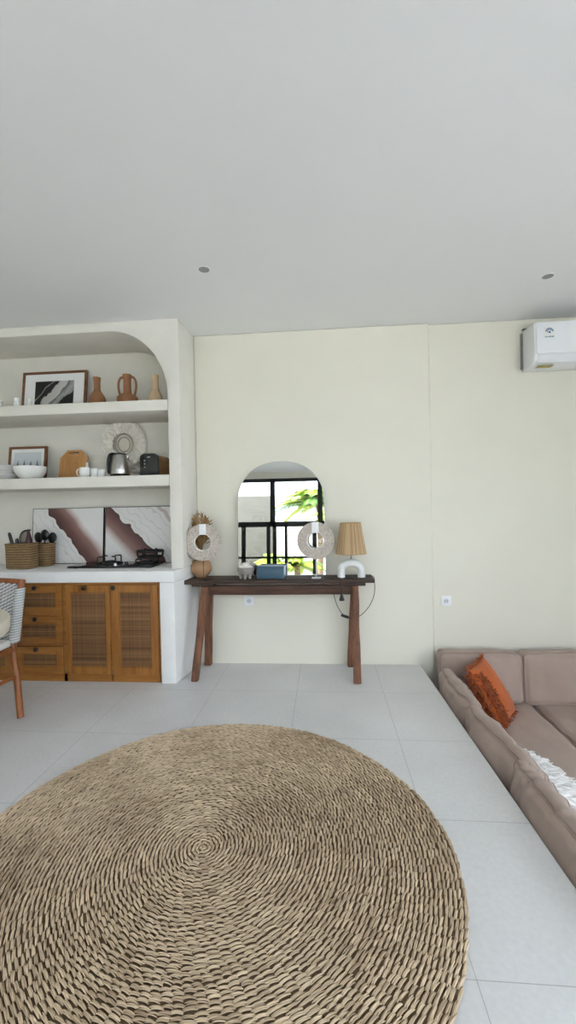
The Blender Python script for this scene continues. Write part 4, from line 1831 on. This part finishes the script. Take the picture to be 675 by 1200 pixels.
# local frame: chair faces -y, right side (viewer) at +x
def rod(bm, pts, r, seg=14):
    tube(bm, spline(pts, 6) if len(pts) > 2 else pts, r, seg)
HW = .225
for s in (-1, 1):
    bm = NB()
    rod(bm, [(s * (HW + .085), .160, 0), (s * (HW + .035), .200, .25), (s * HW, .220, .44), (s * (HW + .006), .262, .66), (s * (HW + .012), .305, .852)], .020)
    obj('leg', bm, 'chair_teak', dc)
    bm = NB()
    rod(bm, [(s * (HW + .025), -.26, 0), (s * (HW + .008), -.235, .25), (s * HW, -.22, .43)], .020)
    obj('leg', bm, 'chair_teak', dc)
    bm = NB()
    rod(bm, [(s * (HW + .008), -.230, .25), (s * (HW + .035), .200, .25)], .012)
    rod(bm, [(s * HW, -.225, .415), (s * HW, .222, .415)], .020)
    obj('side_rail', bm, 'chair_teak', dc)
bm = NB()
rod(bm, [(-HW - .012, .303, .835), (0, .335, .84), (HW + .012, .303, .835)], .019)
obj('top_rail', bm, 'chair_teak', dc)
bm = NB()
rod(bm, [(-HW, -.22, .415), (HW, -.22, .415)], .018)
rod(bm, [(-HW, .222, .415), (HW, .222, .415)], .018)
obj('cross_rail', bm, 'chair_teak', dc)
# rope weave: rows of slanted rope pieces across the back, wrapped at the posts
bm = NB()
cnt, tv = [], []
rows = 34
for k in range(rows):
    z = .455 + .37 * k / (rows - 1)
    f = (z - .44) / .41
    yb = .222 + .083 * f
    n = 17
    for i in range(n):
        n0 = nverts(bm)
        x = -HW + .02 + (2 * HW - .04) * (i + .5) / n
        sgn = 1 if (i + k) % 2 else -1
        yy = yb + .022 * (1 - (x / HW) ** 2) - .004 * sgn
        tube(bm, [(x - .017, yy + .003, z - .004 * sgn), (x, yy - .005, z), (x + .017, yy + .003, z + .004 * sgn)], .0058, 6)
        cnt.append(nverts(bm) - n0)
        tv.append((.9 if sgn > 0 else .15) + rnd.uniform(-.1, .1))
o = obj('rope_back', bm, 'rope', dc)
tints(o, cnt, lambda i: max(0, min(1, tv[i])))
for s in (-1, 1):
    bm = NB()
    cnt, tv = [], []
    n = 42
    for k in range(n):
        n0 = nverts(bm)
        z = .46 + .33 * k / (n - 1)
        f = (z - .44) / .41
        yb = .222 + .083 * f
        x = s * (HW + .005)
        ring = []
        for i in range(14):
            a = 2 * pi * i / 14
            ring.append((x + .027 * cos(a), yb + .030 * sin(a), z + .004 * cos(a)))
        tube(bm, ring, .0048, 6, closed=True)
        cnt.append(nverts(bm) - n0)
        tv.append((.95 if k % 2 else .35) + rnd.uniform(-.05, .05))
    o = obj('rope_binding', bm, 'rope', dc)
    tints(o, cnt, lambda i: max(0, min(1, tv[i])))
bm = NB()
b, _ = cushion_mesh(.45, .44, .05, n=16, edge=.02, bulge=.008, wr=.002, seed=31)
b.transform(Matrix.Translation((0, -.005, .457)) @ Matrix.Rotation(-pi / 2, 4, 'X'))
bm.free()
obj('seat_pad', b, 'white_cotton', dc, 60)

dt = thing('dining_table', 'pale stone round dining table in front of the rope chair', 'table', (-2.205, 1.83, 0))
bm = NB()
lathe(bm, [(0, .660), (.59, .660), (.605, .668), (.61, .68), (.61, .725), (.605, .735), (.592, .74), (0, .74)], 72)
obj('tabletop', bm, 'limestone', dt)
bm = NB()
lathe(bm, [(0, 0), (.24, 0), (.25, .02), (.22, .06), (.13, .12), (.11, .35), (.13, .58), (.20, .660), (0, .660)], 48)
obj('pedestal', bm, 'limestone', dt)

# ------------------------------------------------------------------ palms outside, seen in the mirror
def palm(label, loc, h, n, ln, seed):
    t = thing('palm_tree', label, 'palm', loc, 0, 'palms outside the glazing')
    r_ = random.Random(seed)
    b = NB()
    tube(b, [(0, 0, 0), (.03, .02, h * .5), (0, 0, h)], [.11, .085, .08], 12)
    obj('trunk', b, 'trunk', t)
    b = NB()
    cnt, tv = [], []
    for i in range(n):
        a = 2 * pi * i / n + r_.uniform(-.2, .2)
        el = r_.uniform(.15, 1.25)
        d = Vector((cos(a), sin(a), 0))
        P0 = Vector((0, 0, h))
        pts = [P0 + d * ln * f * cos(el) * (1 + .2 * f) + Vector((0, 0, ln * (sin(el) * f - .62 * f * f))) for f in np.linspace(0, 1, 12)]
        n0 = nverts(b)
        tube(b, pts, [.012 * (1 - .08 * k) for k in range(12)], 5)
        for k in range(1, 12):
            tang = (pts[k] - pts[k - 1]).normalized()
            sd_ = tang.cross(Vector((0, 0, 1))).normalized()
            for sub in range(3):
                p = pts[k - 1].lerp(pts[k], sub / 3)
                for s in (-1, 1):
                    L_ = ln * .36 * (1 - abs(k / 12 - .45) * 1.1) * r_.uniform(.85, 1.1)
                    tip = p + (sd_ * s * .8 + tang * .65 + Vector((0, 0, -.28))) * L_
                    mid = p.lerp(tip, .5) + Vector((0, 0, .03))
                    w = tang * .024
                    v = [b.verts.new(q) for q in (p - w * .4, p + w * .4, mid + w, tip, mid - w)]
                    b.faces.new(v)
        cnt.append(nverts(b) - n0)
        tv.append(r_.random())
    o = obj('fronds', b, 'leaf', t)
    tints(o, cnt, lambda i: tv[i])


palm('tall palm mirrored behind the upper glazing, beside the thick bar', (-.15, -6.7, -.05), 2.65, 34, 1.45, 1)
palm('yellowish palm mirrored behind the far upper pane', (.75, -6.0, -.05), 2.4, 22, 1.2, 2)
palm('low palm mirrored behind the lower panes near the shell ring', (-.75, -4.7, -.05), .75, 16, .75, 3)
palm('small palm mirrored low between the steel bars', (-1.40, -4.3, -.05), .85, 14, .6, 4)
